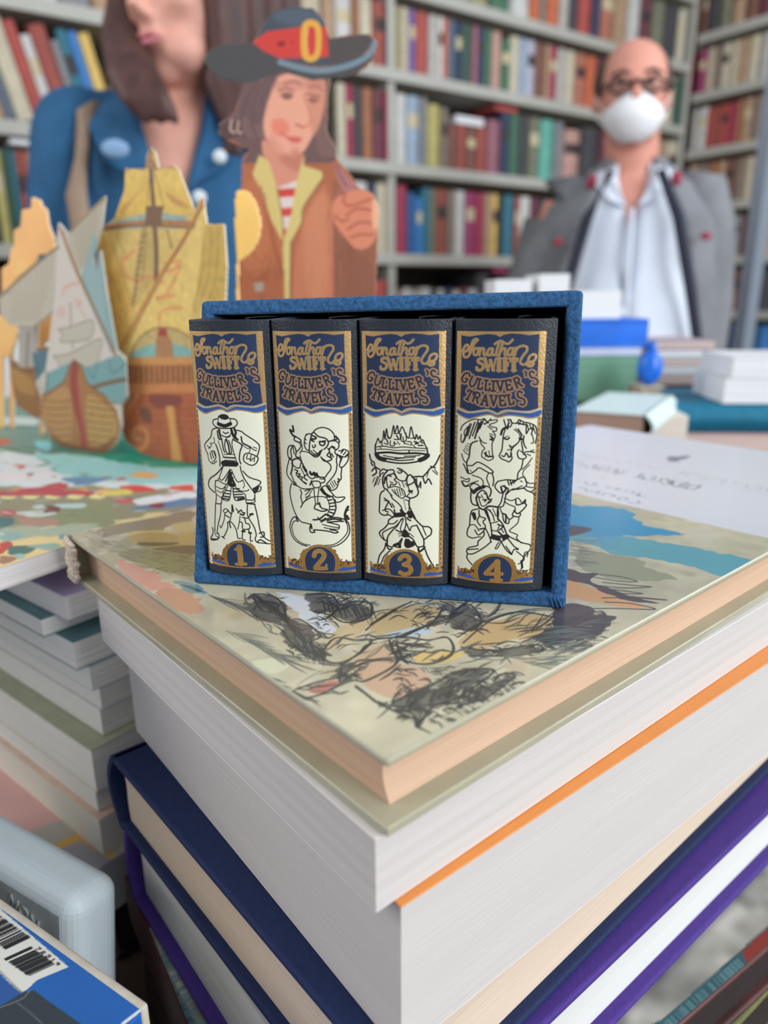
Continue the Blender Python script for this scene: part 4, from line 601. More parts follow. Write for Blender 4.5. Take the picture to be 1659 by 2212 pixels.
# two white paperbacks
cB, aB = corner(-.107, (189,1288), (808,1812), (812,1808), (1659,1310)); cB = onz(810, 1812, -.107)[:2]
book('paperback', 'thick white paperback directly under the laminated art book', 'book', cB, 39.5, .26, .1655, -.1262, -.1072, white_card, pg_white, 'b', tc=.0004, ov=0, soft=True)
cC = onz(866, 1960, -.1264)[:2]
b2 = book('paperback', 'thicker white paperback with an orange cover showing as a thin strip', 'book', cC, 38.3, .26, .1685, -.1700, -.1264, white_card, pg_white, 'b', tc=.0004, ov=0, soft=True)
for ch in b2.children:
    if ch.name.startswith('front_cover'): ch.data.materials[0] = orange; ch['label'] = 'orange front cover'
def corner2(hL, L1, L2, hR, R1, R2):
    P = [onz(*L1, hL), onz(*L2, hL), onz(*R1, hR), onz(*R2, hR)]
    A_ = np.array([P[1][:2]-P[0][:2], -(P[3][:2]-P[2][:2])]).T; t = np.linalg.solve(A_, P[2][:2]-P[0][:2]); c = P[0][:2]+t[0]*(P[1][:2]-P[0][:2])
    l = P[0][:2]-c; r = P[3][:2]-c; return c, math.degrees(math.atan2(l[1], l[0])), math.degrees(math.atan2(r[1], r[0])), float(np.linalg.norm(l))
cN, lN, rN, LN_ = corner2(-.1702, (219,1643), (600,2072), -.2035, (1150,2212), (1572,1800))
book('clothbound_book', 'navy clothbound book with cream pages between the white and the purple books', 'book', tuple(cN), (rN+lN-90)/2, .25, LN_+.001, -.2035, -.1702, navy, pg_cream, 'b', tc=.0030, ov=.0034, topcut=.0062)
cP, lP, rP, LP_ = corner2(-.2345, (278,1931), (448,2212), -.2372, (1342,2212), (1659,1884))
book('clothbound_book', 'purple clothbound book with white pages under the navy one', 'book', tuple(cP), (rP+lP-90)/2, .25, LP_-.001, -.2372, -.2037, purple, PAGES('offwhite_pages', (208,208,204), var=.03), 'b', tc=.0030, ov=.0046, topa=.0075, bl=.003)
# ================================================================ lower books of the front pile
def hK(K, y):
    lo, hi = -.7, -.02
    for _ in range(50):
        mid = (lo+hi)/2; v = np.array([K[0], K[1], mid]); D = v@F
        if 1106-FPX*(v@UV)/D > y: lo = mid
        else: hi = mid
    return mid
gboard = M('marbled_board', (150, 146, 136), .4, .5, var=.22, vs=70, bump=.1)
eh = -.2375
cE, lE, aE, _ = corner2(eh, (217,1874), (383,2212), eh, (1487,2207), (1630,2084)); aE = aE+.3; cE = cE+dirv(aE+180)[:2]*.0035
E_ = book('picture_book', 'wide glossy picture book with teal and red cover edges under the purple book', 'book', (float(cE[0]), float(cE[1])), aE, .30, .172, -.263, eh, M('maroon_board', (74, 36, 34), .5, .4, var=.3, vs=60), M('shade_dark_edges', (40,32,32), .7), '-a', tc=.0026, ov=.003, bl=.0006)  # page edges coloured near black in place of shade in the gap
cv = Cv(420, 300, (150, 147, 138)); cv.mottle(.10, 9); cv.mottle(.08, 26); av2 = dirv(aE); bv2 = dirv(aE+90); E0 = np.array([cE[0], cE[1], CZ+eh])
def etf(q): P = onz(q[0], q[1], eh)-E0; return (float(P@av2)/.30*419, float(P@bv2)/.172*299)
cv.tf = etf
cv.fill([(1437,2207),(1659,2009),(1900,1800),(2000,1900),(1660,2120),(1400,2400),(1200,2600),(1000,2800),(700,2900),(600,2600)], (44,82,88)); cv.fill([(1608,2058),(1900,1790),(2100,1900),(1640,2140)], (126,46,38))
cv.fill([(300,2000),(520,2400),(700,2900),(200,2900),(200,1900)], (44,82,88)); cv.fill([(200,1800),(262,1850),(330,2000),(285,2015),(180,1900)], (112,44,34))
for k in range(60):
    t = random.random(); x = lerp(1400,1600,t); y = lerp(2240,2065,t)+10; cv.line([(x,y),(x+16,y+18),(x+22,y+40)], 1.0, (92,128,132), al=.7)
    t = random.random(); x = lerp(290,460,t); y = lerp(2010,2300,t); cv.line([(x-20,y+10),(x+10,y+8),(x+40,y-6)], 1.2, (88,124,128), al=.7)
cv.tf = lambda q: (q[0]*419, q[1]*299)
for k in range(40):
    a = random.random(); b = .1+random.random()*.9; cv.line([(a,b),(a+.03,b+.02),(a+.05,b+.01),(a+.09,b+.03)], 1.2, random.choice([(120,118,112),(176,174,168)]), al=.6)
u = np.linspace(.001,.299,420); v = np.linspace(.001,.171,300); pos = np.zeros((300,420,3)); pos[...,0] = u[None]; pos[...,1] = v[:,None]; pos[...,2] = .0255+.0001
tag(sheet('cover_print', cv, pos, PAINTED('glossy_print', .35, coat=.3), E_), 'grey marbled cover with teal and red border')
TABLE = .90; th = TABLE-CZ
fill_cols = [('olive cloth hardcover', (96,104,62)), ('red and yellow edged hardcover', (140,52,40))]
book('hardcover_book', 'dark olive hardcover beneath the glossy picture book at the pile bottom', 'book', (cE[0]+.012, cE[1]-.004), aE+3, .30, .160, -.2965, -.2635, M('olive_board', (104,108,64), .7, .3, var=.3, vs=120), M('shade_dark_edges', (40,32,32), .7), '-a', tc=.0028, spine_m=M('dark_maroon_spine', (58,30,32), .7), bl=.001)  # dark page colour stands in for shade low in the pile
book('hardcover_book', 'red hardcover lying directly on the table at the bottom of the front pile', 'book', (cE[0]-.006, cE[1]-.004), aE-10, .14, .165, th, -.297, M('red_board', (146,54,42), .5, .4, var=.1), PAGES('yellow_pages', (216,160,90)), '-a', tc=.004, spine_m=M('dark_maroon_spine', (58,30,32), .7), bl=.001)
book('hardcover_book', 'ochre edged red hardcover low at the right of the front pile', 'book', tuple(onz(1570, 2150, -.30)[:2]+np.array([.02,-.01])), -28, .16, .2, th+.0005, -.302, M('red_board', (146,54,42)), PAGES('yellow_pages', (216,160,90)), 'b', tc=.005)

# ================================================================ the left-hand pile of paperbacks
K = np.array([-.140, .284]); PH = -.0955
cols = {'lilac': (208,188,226), 'teal': (104,148,150), 'pale blue': (196,214,226), 'white': (228,228,226), 'olive': (186,189,160), 'peach': (234,204,184), 'grey': (178,178,184), 'pink': (226,180,176), 'cream': (224,218,200)}
pile = [ # label, corner px, y range on the pile corner, cover, length b
 ('thin lilac booklet just beneath the pop-up book in the left pile', (138,1288), 1268, 1322, 'lilac', .12, .004),
 ('grey-green slim paperback second from the top of the left pile', (88,1338), 1322, 1362, 'teal', .12, .02),
 ('white paperback with a teal cover in the upper left pile', (157,1387), 1362, 1424, 'teal', .15, .004),
 ('white paperback with a pale blue cover in the left pile', (192,1440), 1424, 1478, 'pale blue', .16, 0),
 ('plain white paperback below the pale blue one in the left pile', (213,1482), 1478, 1530, 'white', .17, 0),
 ('plain white paperback above the olive one in the left pile', (215,1532), 1530, 1588, 'white', .17, 0),
 ('thick white paperback with an olive cover in the left pile', (196,1622), 1588, 1678, 'olive', .17, 0),
 ('plain white paperback between the olive and the peach ones', (203,1690), 1678, 1742, 'white', .17, 0),
 ('cream-edged paperback with a peach cover low in the left pile', (213,1772), 1742, 1818, 'peach', .17, 0)]
for lb, cp, ya, yb, cn, Lb, _s in pile:
    ha, hb = hK(K, ya)-.0002, hK(K, yb); c = onz(cp[0], cp[1], ha)[:2]
    book('paperback', lb, 'book', c, 51.5, .20, Lb, hb, ha, M('card_'+cn.replace(' ','_'), cols[cn], .5, .35, var=.08, vs=90), PAGES('pile_pages', (246,243,234), var=.05, k=1800) if cn != 'peach' else PAGES('warm_white_pages', (238,234,220), k=1500), 'b', tc=.0006, ov=0, soft=True)
hb = hK(K, 1818)-.0002
pk = book('magazine', 'pink covered book with grey and yellow bands jutting from the left pile', 'book', onz(150, 1918, hb)[:2], 51.5, .22, .20, hb-.028, hb, M('card_grey', cols['grey'], .5), pg_cool, 'b', tc=.0012, ov=0, soft=True)
cv = Cv(200, 180, (232,184,180)); cv.mottle(.03, 20)
cc = onz(150, 1918, hb); a_, b_ = dirv(51.5), dirv(141.5)
def tf(q): P = onz(q[0], q[1], hb)-cc; return (float(P@a_)/.22*199, float(P@b_)/.2*179)
cv.tf = tf
def band(x0, y0, x1, y1, w, c): cv.line([(x0,y0),(x1,y1)], w, c, sm=False)
Pa, Pb = (60,1830), (190,1765)
cv.fill([(60,1800),(210,1740),(420,1860),(230,1960)], (188,186,176)); cv.fill([(95,1835),(170,1800),(420,1950),(200,1990)], (222,180,98)); cv.fill([(105,1845),(175,1818),(420,1980),(190,2020)], (168,168,174))
u = np.linspace(.0005,.2195,200); v = np.linspace(.0005,.1995,180); pos = np.zeros((180,200,3)); pos[...,0]=u[None]; pos[...,1]=v[:,None]; pos[...,2]=.028+.0001
sheet('cover_print', cv, pos, PAINTED('matt_print', .6), pk)
book('box_file', 'black boxed volume on the table at the bottom of the left pile', 'book', K+np.array([-.004,.014]), 51.5, .2, .2, th, hb-.0284, M('black_board', (24,24,30), .6), M('shade_dark_edges', (40,32,32), .7), 'b', tc=.003)  # pages darkened to carry the shade of the gap beside it

# pale blue padded case
Kb = onz(150, 1958, -.2); e1b = onz(0, 1790, -.2)-onz(222, 1916, -.2); e1b /= np.linalg.norm(e1b)
nv = np.cross(ray(231,1930), ray(233,2110)); dd = np.cross(e1b, nv); dd /= np.linalg.norm(dd)
if (dd@UV) > 0: dd = -dd
nf = np.cross(e1b, dd); nf /= np.linalg.norm(nf)
if nf@(C0-Kb) < 0: nf = -nf
def frame_empty(name, P, X, Y, Z, **k):
    e = empty(name, **k); mm = Matrix.Identity(4)
    for i in range(3): mm[i][0] = X[i]; mm[i][1] = Y[i]; mm[i][2] = Z[i]; mm[i][3] = P[i]
    e.matrix_world = mm; return e
Yb = np.cross(nf, e1b); sY = 1 if Yb@dd > 0 else -1
be = frame_empty('padded_case', Kb, e1b, Yb, nf, label='pale blue rounded case with a grey embossed panel at lower left', cat='case')
y0, y1 = (0, .140) if sY > 0 else (-.140, 0)
MB().box(-.001, .145, y0, y1, -.022, 0).build('body', M('pale_blue_pad', (226,240,246), .45, .4, var=.03, vs=50), be, bevel=.0075, seg=6, smooth=False)
def inb(x, y): P = onp(x, y, Kb, nf)-Kb; return float(P@e1b), float(P@Yb)
ix, iy = inb(129, 1980)
if sY > 0: MB().box(ix, .135, iy, y1-.03, -.001, .0003).build('label_panel', M('grey_label', (176,186,190), .35, .5, var=.2, vs=120), be)
else: MB().box(ix, .135, y0+.008, iy, -.001, .0003).build('label_panel', M('grey_label', (176,186,190), .35, .5, var=.2, vs=120), be)
tx = bpy.data.curves.new('embossed_lettering', 'FONT'); tx.body = 'MON'; tx.size = .0075; tx.extrude = .0003
tmp = bpy.data.objects.new('tmp_text', tx); col.objects.link(tmp); bpy.context.view_layer.update()
tm = bpy.data.meshes.new_from_object(tmp.evaluated_get(bpy.context.evaluated_depsgraph_get())); bpy.data.objects.remove(tmp)
to = bpy.data.objects.new('embossed_lettering', tm); col.objects.link(to); to.parent = be
tm.materials.clear(); tm.materials.append(M('silver_letter', (176,180,182), .4, .5))
p0 = inb(20, 1950); p1 = inb(62, 1992); ang = math.atan2(p1[1]-p0[1], p1[0]-p0[0])
to.location = (p0[0], p0[1], .0006); to.rotation_euler = (0, 0, ang)

# barcoded blue carton
hB = -.178; Bc = onz(306, 2184, hB); ba = onz(0, 1962, hB)-Bc; ba /= np.linalg.norm(ba); bb = np.array([ba[1], -ba[0], 0]);
if bb[1] > 0: bb = -bb
ce = frame_empty('carton', Bc, ba, np.cross([0,0,1], ba), np.array([0,0,1.]), label='blue and dark grey cardboard carton with a barcode label at bottom left', cat='box')
Yc = np.cross([0,0,1], ba); sg = 1 if Yc@bb > 0 else -1
ya, yb = (0, .13) if sg > 0 else (-.13, 0)
MB().box(0, .16, ya, yb, -.05, 0).build('body', M('carton_blue', (20, 92, 170), .4, .45, var=.06, vs=60), ce, bevel=.0008)
lip = MB(); lip.box(-.0002, .16, *((-.0022, .0002) if sg > 0 else (-.0002, .0022)), -.048, .0006); lip.build('cardboard_flap', M('raw_card', (190,182,168), .8, .2, var=.1, vs=200), ce, bevel=.0009, seg=3)
cv = Cv(560, 460, (22, 92, 168))
def tf(q): P = onz(q[0]/5.184, 1900+q[1]/5.184, hB)-Bc; return (float(P@ba)/.16*559, float(P@bb)/.13*459)
cv.tf = tf; cv.mottle(.04, 60)
cv.fill([(-600,0),(0,330),(770,985),(420,1130),(300,1240),(240,1270),(180,1240),(0,1050),(-600,700)], (214,214,206))
cv.fill([(-400,800),(0,1090),(130,1190),(250,1275),(200,1310),(0,1400),(-400,1500)], (36,82,150)); cv.line([(0,1030),(120,1150),(250,1275)], 1.2, (150,140,120))
cv.fill([(-400,1600),(0,1420),(250,1275),(380,1245),(560,1380),(900,1618),(1300,2100),(-400,2100)], (42,54,60)); cv.line([(0,1440),(250,1340),(330,1250)], 1.2, (110,120,120)); cv.line([(200,1390),(330,1490),(470,1618)], 1.0, (110,120,120), al=.7)
for k in range(46):
    t = k/45; x0 = lerp(-250, 330, t); yA = lerp(240, 655, t); w = random.choice([.7,1.1,1.8,2.4]);  cv.line([(x0,yA),(x0-260,yA+125)], w, (24,24,26), sm=False) if random.random() < .8 else None
for k in range(34):
    t = k/33; x0 = lerp(340, 610, t); yA = lerp(765, 955, t); w = random.choice([.6,.9,1.6,2.0]); cv.line([(x0,yA),(x0-280,yA+128)], w, (24,24,26), sm=False) if random.random() < .8 else None
dg = {'7': [(0,0),(1,0),(.4,1)], '2': [(0,.2),(.5,0),(1,.3),(0,1),(1,1)], '3': [(0,0),(1,0),(.5,.4),(1,.7),(.5,1),(0,.9)], '1': [(.2,.2),(.5,0),(.5,1)], '9': [(1,.4),(.4,.6),(0,.3),(.5,0),(1,.3),(.8,1)]}
for k, ch in enumerate('72319'):
    bx, by = lerp(425, 640, k/4.), lerp(790, 960, k/4.)
    cv.line([(bx+px*26-py*34+12, by+px*20+py*16-28) for px, py in dg[ch]], 1.1, (24,24,26), sm=False)
cv.line([(540,0),(560,10)], 1, (0,0,0)); cv.line([(1380,1618),(1600,1450)], 3.4, (220,222,224), sm=False)
xs = np.linspace(0,.16,560); ys = np.linspace(0,.13,460); pos = np.zeros((460,560,3)); pos[...,0] = xs[None]; pos[...,1] = (ys*sg)[:,None]; pos[...,2] = .0002
sheet('printed_top', cv, pos, PAINTED('carton_print', .38, coat=.2), ce)
hz = hB-.0502; dz = (hz-th)/3
for k in range(3): book('hardcover_book', ['black','dark green','deep blue'][k]+' hardcover under the blue barcoded carton, %s from the table up' % ['first','second','third'][k], 'book', Bc[:2]+ba[:2]*.004+bb[:2]*.004, math.degrees(math.atan2(ba[1],ba[0])), .150, .118, th+dz*k+.0002, th+dz*(k+1)-.0003, M('shade_%d' % k, [(30,30,34),(30,48,40),(30,40,70)][k], .6), pg_cream, '-a' , tc=.003)

# ================================================================ pop-up book with standing ship and boy cut-outs
n1 = dirv(57.8); n2 = dirv(147.8); PC = onz(150, 1187, PH); S0 = PC-n1*.12+n2*.0045
pe = empty('pop_up_book', (S0[0], S0[1], CZ+PH-.009), math.radians(57.8), 'open pop-up picture book with standing sailing ships and a boy in a buckled hat', 'book')
PL, PW = .46, .44
MB().box(0, PL, 0, PW, 0, .0028).build('cover_board', M('white_board', (206,200,196), .5, .4), pe, bevel=.001)
MB().box(.001, PL-.001, .001, PW-.001, .0028, .0088).build('base_leaves', PAGES('popup_pages', (206,200,198), var=.06, k=1200), pe)
cv = Cv(620, 600, (96, 130, 110)); cv.mottle(.10, 14); cv.mottle(.08, 5)
def ptf(ox, oy, sc):
    def tf(q): P = onz(ox+q[0]/sc, oy+q[1]/sc, PH)-S0; return (float(P@n1)/PL*619, float(P@n2)/PW*599)
    return tf
cv.tf = ptf(0, 900, 3.95)
cv.fill([(-800,900),(1700,700),(1700,1400),(-800,1500)], (226,204,146), rough=2)
cv.fill([(-800,560),(1700,470),(1700,800),(900,880),(600,930),(-800,1000)], (150,144,118), rough=5, feather=2)
cv.fill([(300,760),(900,740),(1000,900),(700,960),(450,900)], (142,148,112), sm=True, rough=3); cv.fill([(-800,930),(500,930),(900,900),(620,1030),(-800,1100)], (168,180,158), rough=4, feather=2)
cv.fill([(-800,150),(300,330),(500,470),(1660,400),(1700,640),(900,600),(-800,600)], (214,224,224), rough=3, feather=3)
cv.fill([(250,300),(700,330),(1100,380),(1700,420),(1700,580),(1000,560),(560,500)], (150,206,204), rough=3, feather=2)
cv.fill([(900,300),(1030,230),(1700,380),(1700,440),(1300,430),(900,360),(700,330)], (28,142,112), rough=2); cv.fill([(400,120),(1100,200),(1100,330),(500,280)], (34,128,104), rough=2)
cv.fill([(-800,-150),(340,-150),(420,250),(250,330),(-200,200),(-800,250)], (112,142,128), rough=5, feather=2); cv.fill([(-800,-40),(330,10),(340,70),(-800,60)], (196,206,198), rough=2); cv.fill([(-100,190),(80,195),(60,235),(-100,235)], (196,98,76), sm=True); cv.fill([(300,210),(430,220),(420,290),(330,270)], (124,196,200), sm=True)
cv.fill([(-800,470),(500,480),(560,520),(-800,600)], (228,222,222), rough=2, feather=2)
for k in range(-6, 5): cv.fill([(k*190,690),(k*190+60,650),(k*190+170,640),(k*190+110,700)], (230,222,160), sm=True); cv.fill([(k*190+60,640),(k*190+150,610),(k*190+190,640),(k*190+110,680)], (224,164,104), sm=True)
cv.fill([(-800,640),(200,620),(500,560),(580,570),(560,620),(800,640),(780,670),(-800,680)], (186,78,88), rough=2); cv.fill([(560,520),(760,510),(960,520),(760,580),(600,570)], (100,144,176), sm=True, rough=2)
for p, c in (([(1060,590),(1250,590),(1340,640),(1080,640)],(214,84,76)),([(1000,700),(1150,700),(1130,740),(1020,720)],(204,92,96)),([(1450,600),(1640,580),(1640,630),(1480,630)],(214,90,80)),([(870,640),(1060,620),(1080,670),(880,680)],(222,206,110)),([(1170,700),(1640,640),(1640,700),(1300,740),(1160,740)],(228,230,234)),([(1140,770),(1300,750),(1640,700),(1640,760),(1200,790)],(98,134,168)),([(1300,750),(1400,740),(1400,770),(1310,770)],(140,60,72)),([(1110,490),(1240,470),(1350,515),(1200,530)],(222,176,116)),([(990,525),(1090,515),(1090,540),(1000,540)],(208,100,90)),([(300,760),(390,750),(400,790),(310,790)],(176,204,200)),([(480,750),(700,740),(730,770),(560,785)],(188,212,206)),([(130,820),(380,800),(480,830),(300,860)],(206,214,206)),([(0,800),(120,800),(110,850),(0,860)],(180,96,92)),([(150,870),(480,870),(480,920),(250,930)],(176,140,124)),([(-40,870),(110,870),(60,940),(-40,960)],(84,120,120)),([(0,1000),(150,990),(220,1020),(120,1055),(0,1050)],(146,176,170)),([(0,1080),(110,1080),(60,1150),(0,1160)],(196,86,74)),([(60,1110),(260,1100),(330,1120),(180,1190),(60,1160)],(92,122,112)),([(260,1090),(400,1080),(540,1105),(440,1140),(300,1120)],(150,176,160)),([(120,1180),(200,1165),(210,1195),(140,1200)],(160,190,180)),([(0,1190),(120,1200),(60,1250),(0,1260)],(168,126,104)),([(500,1010),(600,1010),(590,1060),(520,1040)],(120,160,160)),([(400,760),(480,770),(490,810),(400,815)],(120,80,76)),([(130,410),(210,410),(200,440),(140,440)],(206,122,112)),([(200,490),(290,480),(250,510)],(150,100,90))):
    cv.fill(p, c, sm=True, rough=1.5)
for _ in range(130):
    x = random.uniform(-300, 1500); y = random.uniform(250, 1000); cv.line([(x,y),(x+random.uniform(30,90),y+random.uniform(-14,14))], random.uniform(1,2.2), random.choice([(120,140,130),(90,90,80),(224,230,226),(190,120,100),(150,170,150)]), al=.7)
u = np.linspace(.0005,PL-.0005,620); v = np.linspace(.0005,PW-.0005,600); pos = np.zeros((600,620,3)); pos[...,0]=u[None]; pos[...,1]=v[:,None]; pos[...,2]=.0089
tag(sheet('base_picture', cv, pos, PAINTED('popup_print', .55, coat=.1), pe), 'colourful printed sea and shore scene')
Ri = Matrix.Rotation(-math.radians(57.8), 4, 'Z')
def card(name, label, base_px, cdir, outl, paint, sc_org, res, extra_z=0, box=None, back=None, thick=.0014):
    """upright printed card standing on the open book; outline and print given on the card itself"""
    B = onz(*base_px, PH); n = np.array([cdir[1], -cdir[0], 0]);
    if n[1] > 0: n = -n
    ox, oy, sc = sc_org
    def uv(q): P = onp(ox+q[0]/sc, oy+q[1]/sc, B, n); return float((P-B)@cdir), P[2]
    pts = [uv(q) for ol, _ in outl for q in ol]; us = [p[0] for p in pts]; zs = [p[1] for p in pts]
    u0_, u1_, z0_, z1_ = min(us)-.001, max(us)+.001, CZ+PH, max(zs)+.001
    W = int((u1_-u0_)/res); H = int((z1_-z0_)/res); cv = Cv(W, H, (200,190,170)); cv.k = (1/res)*.37/FPX/sc*1.0*(B[1]/.37)
    cv.tf = lambda q: ((uv(q)[0]-u0_)/(u1_-u0_)*(W-1), (z1_-uv(q)[1])/(z1_-z0_)*(H-1))
    paint(cv); mask = cellmask(cv, outl); cv.a[..., 3] = 0
    us_ = np.linspace(u0_, u1_, W); zs_ = np.linspace(z1_, z0_, H); pos = np.zeros((H, W, 3))
    for k in range(2): pos[..., k] = B[k]+cdir[k]*us_[None]
    pos[..., 2] = zs_[:, None]
    loc = np.array(pe.location); q = pos-loc; c, s = math.cos(-math.radians(57.8)), math.sin(-math.radians(57.8))
    pl = q.copy(); pl[..., 0] = q[..., 0]*c-q[..., 1]*s; pl[..., 1] = q[..., 0]*s+q[..., 1]*c
    nl = (n[0]*c-n[1]*s, n[0]*s+n[1]*c, 0)
    return tag(sheet(name, cv, pl, PAINTED('card_print', .5, coat=.15), pe, mask=mask, thick=thick, normal=nl, back=back), label)
sA, sB = onz(200, 968, PH), onz(420, 1002, PH); sd = (sB-sA)/np.linalg.norm(sB-sA)
Z4 = (0, 300, 2.9625)
def px(x, y): return (x/2.9625, 300+y/2.9625)
WD = (96, 66, 40)
def paintB(cv):
    f, l = cv.fill, cv.line
    f([(600,0),(1700,0),(1700,2300),(600,2300)], (212,176,98)); cv.mottle(.05, 22)
    f([(790,200),(940,185),(960,185),(960,480),(860,480),(745,500)], (226,186,84)); f([(985,195),(1120,175),(1240,470),(1100,490),(985,480)], (228,190,90)); f([(1060,340),(1220,440),(1120,420)], (204,150,80), sm=True, feather=3); f([(900,330),(800,420),(770,490),(850,400)], (208,156,84), sm=True, feather=3)
    f([(715,535),(900,485),(1040,470),(1200,500),(1190,550),(640,590)], (150,172,164)); f([(620,590),(800,600),(900,585),(1260,560),(1260,620),(640,620)], (156,176,166))
    f([(625,600),(1440,560),(1445,1050),(1440,1400),(760,1400),(640,1000)], (216,184,104)); f([(640,610),(700,640),(760,800),(860,1060),(800,1300),(740,1330),(670,1050)], (222,176,92), feather=2); f([(1250,560),(1440,550),(1440,1050),(1250,1000)], (206,170,84))
    for p in ([(660,620),(700,820),(780,1060)],[(700,610),(780,850),(850,1060)],[(740,610),(820,780)],[(1300,560),(1290,850),(1240,1100)],[(1350,560),(1340,850),(1260,1100)],[(1400,560),(1380,900),(1300,1100)],[(1240,560),(1230,900),(1250,1120)]): l(p, 7, (150,116,60), al=.7)
    f([(1300,390),(1310,560),(1250,1000),(1190,1300),(900,1330),(760,1390),(1060,880)], (228,196,112)); f([(930,600),(900,560),(1010,560),(1000,880),(880,1060),(840,1060)], (190,160,92), al=.7, feather=2)
    for p in ([(780,760),(800,860),(870,910),(960,880),(1040,920)],[(860,710),(790,780)],[(1160,780),(1060,800),(1080,850),(1150,820),(1060,1000),(1000,1020),(1120,1000)],[(1020,1190),(1040,1100),(1160,1080)]): l(p, 22, (222,140,88), al=.75)
    l([(640,578),(900,540),(1240,545)], 34, (176,120,72)); l([(640,578),(900,556),(1240,570)], 8, WD); l([(790,210),(850,190),(930,200)], 9, (150,110,60)); l([(990,200),(1060,180),(1120,190)], 9, (150,110,60))
    l([(960,60),(965,200),(985,450)], 34, (112,80,54)); f([(950,60),(925,190),(1010,190)], (158,110,74)); f([(935,430),(1045,430),(1030,560),(925,560)], (120,86,56)); l([(960,190),(940,450)], 5, WD); l([(985,190),(1050,450)], 5, WD)
    l([(990,570),(1000,700),(1000,900)], 40, (116,88,58)); l([(930,560),(890,800),(850,1070)], 12, (110,84,54)); l([(910,560),(860,900)], 7, (110,84,54)); l([(940,600),(910,900)], 7, (110,84,54))
    for k in range(10): y = 620+k*42; l([(905-k*6,y),(935-k*7,y)], 5, (110,84,54))
    l([(1305,380),(1180,640),(1000,920),(770,1350)], 30, (196,136,72)); l([(1320,400),(1010,930),(790,1370)], 6, WD); l([(1070,580),(1100,700)], 9, WD)
    f([(840,1400),(880,1290),(960,1225),(1060,1210),(1160,1240),(1300,1330),(1300,1400)], (196,172,110), sm=True); f([(850,1400),(900,1340),(1000,1310),(1150,1320),(1300,1390),(1300,1420)], (132,178,170), sm=True); l([(840,1390),(880,1290),(960,1225),(1060,1208),(1170,1240),(1300,1340)], 9, (130,90,50))
    f([(1010,1250),(1060,1250),(1100,1300),(1100,1420),(1000,1420)], (176,126,84), sm=True); f([(1020,1215),(1060,1210),(1070,1260),(1010,1260)], (168,70,50), sm=True)
    f([(800,1400),(1600,1385),(1600,1620),(810,1640)], (172,106,58)); f([(810,1400),(1600,1390),(1600,1440),(815,1450)], (206,146,84)); f([(810,1570),(1600,1560),(1600,1620),(815,1630)], (206,132,80))
    for k in range(22): x = 835+k*34; l([(x,1455),(x+2,1555)], 12, (98,58,38)); l([(x+15,1455),(x+16,1555)], 10, (196,136,84))
    f([(800,1630),(1600,1620),(1600,2300),(760,2300)], (178,96,58)); cv.mottle(.03, 6); f([(960,1640),(1160,1650),(1130,1720),(1000,1720)], (136,68,54), sm=True, feather=3)
    for k in range(8):
        y = 1720+k*46; l([(1130,y),(1600,y+8)], 6, (146,76,48)); l([(880,y),(1050,y+4)], 6, (150,80,50))
    l([(880,1640),(800,1760),(780,1880),(850,1990),(930,1960),(940,1880),(880,1850),(850,1900),(890,1920)], 40, (206,130,76)); l([(860,1660),(790,1780),(800,1930)], 8, (130,70,44)); f([(900,1720),(960,1740),(970,1820),(910,1800)], (120,72,52), sm=True, feather=2)
    f([(1060,1710),(1110,1710),(1125,1860),(1165,2060),(1100,2070),(1085,1860)], (214,156,86)); l([(1140,1700),(1150,1850),(1200,2060)], 16, (150,70,48))
    f([(1060,1700),(700,1620),(700,1400),(800,1500)], (90,64,50), al=0)
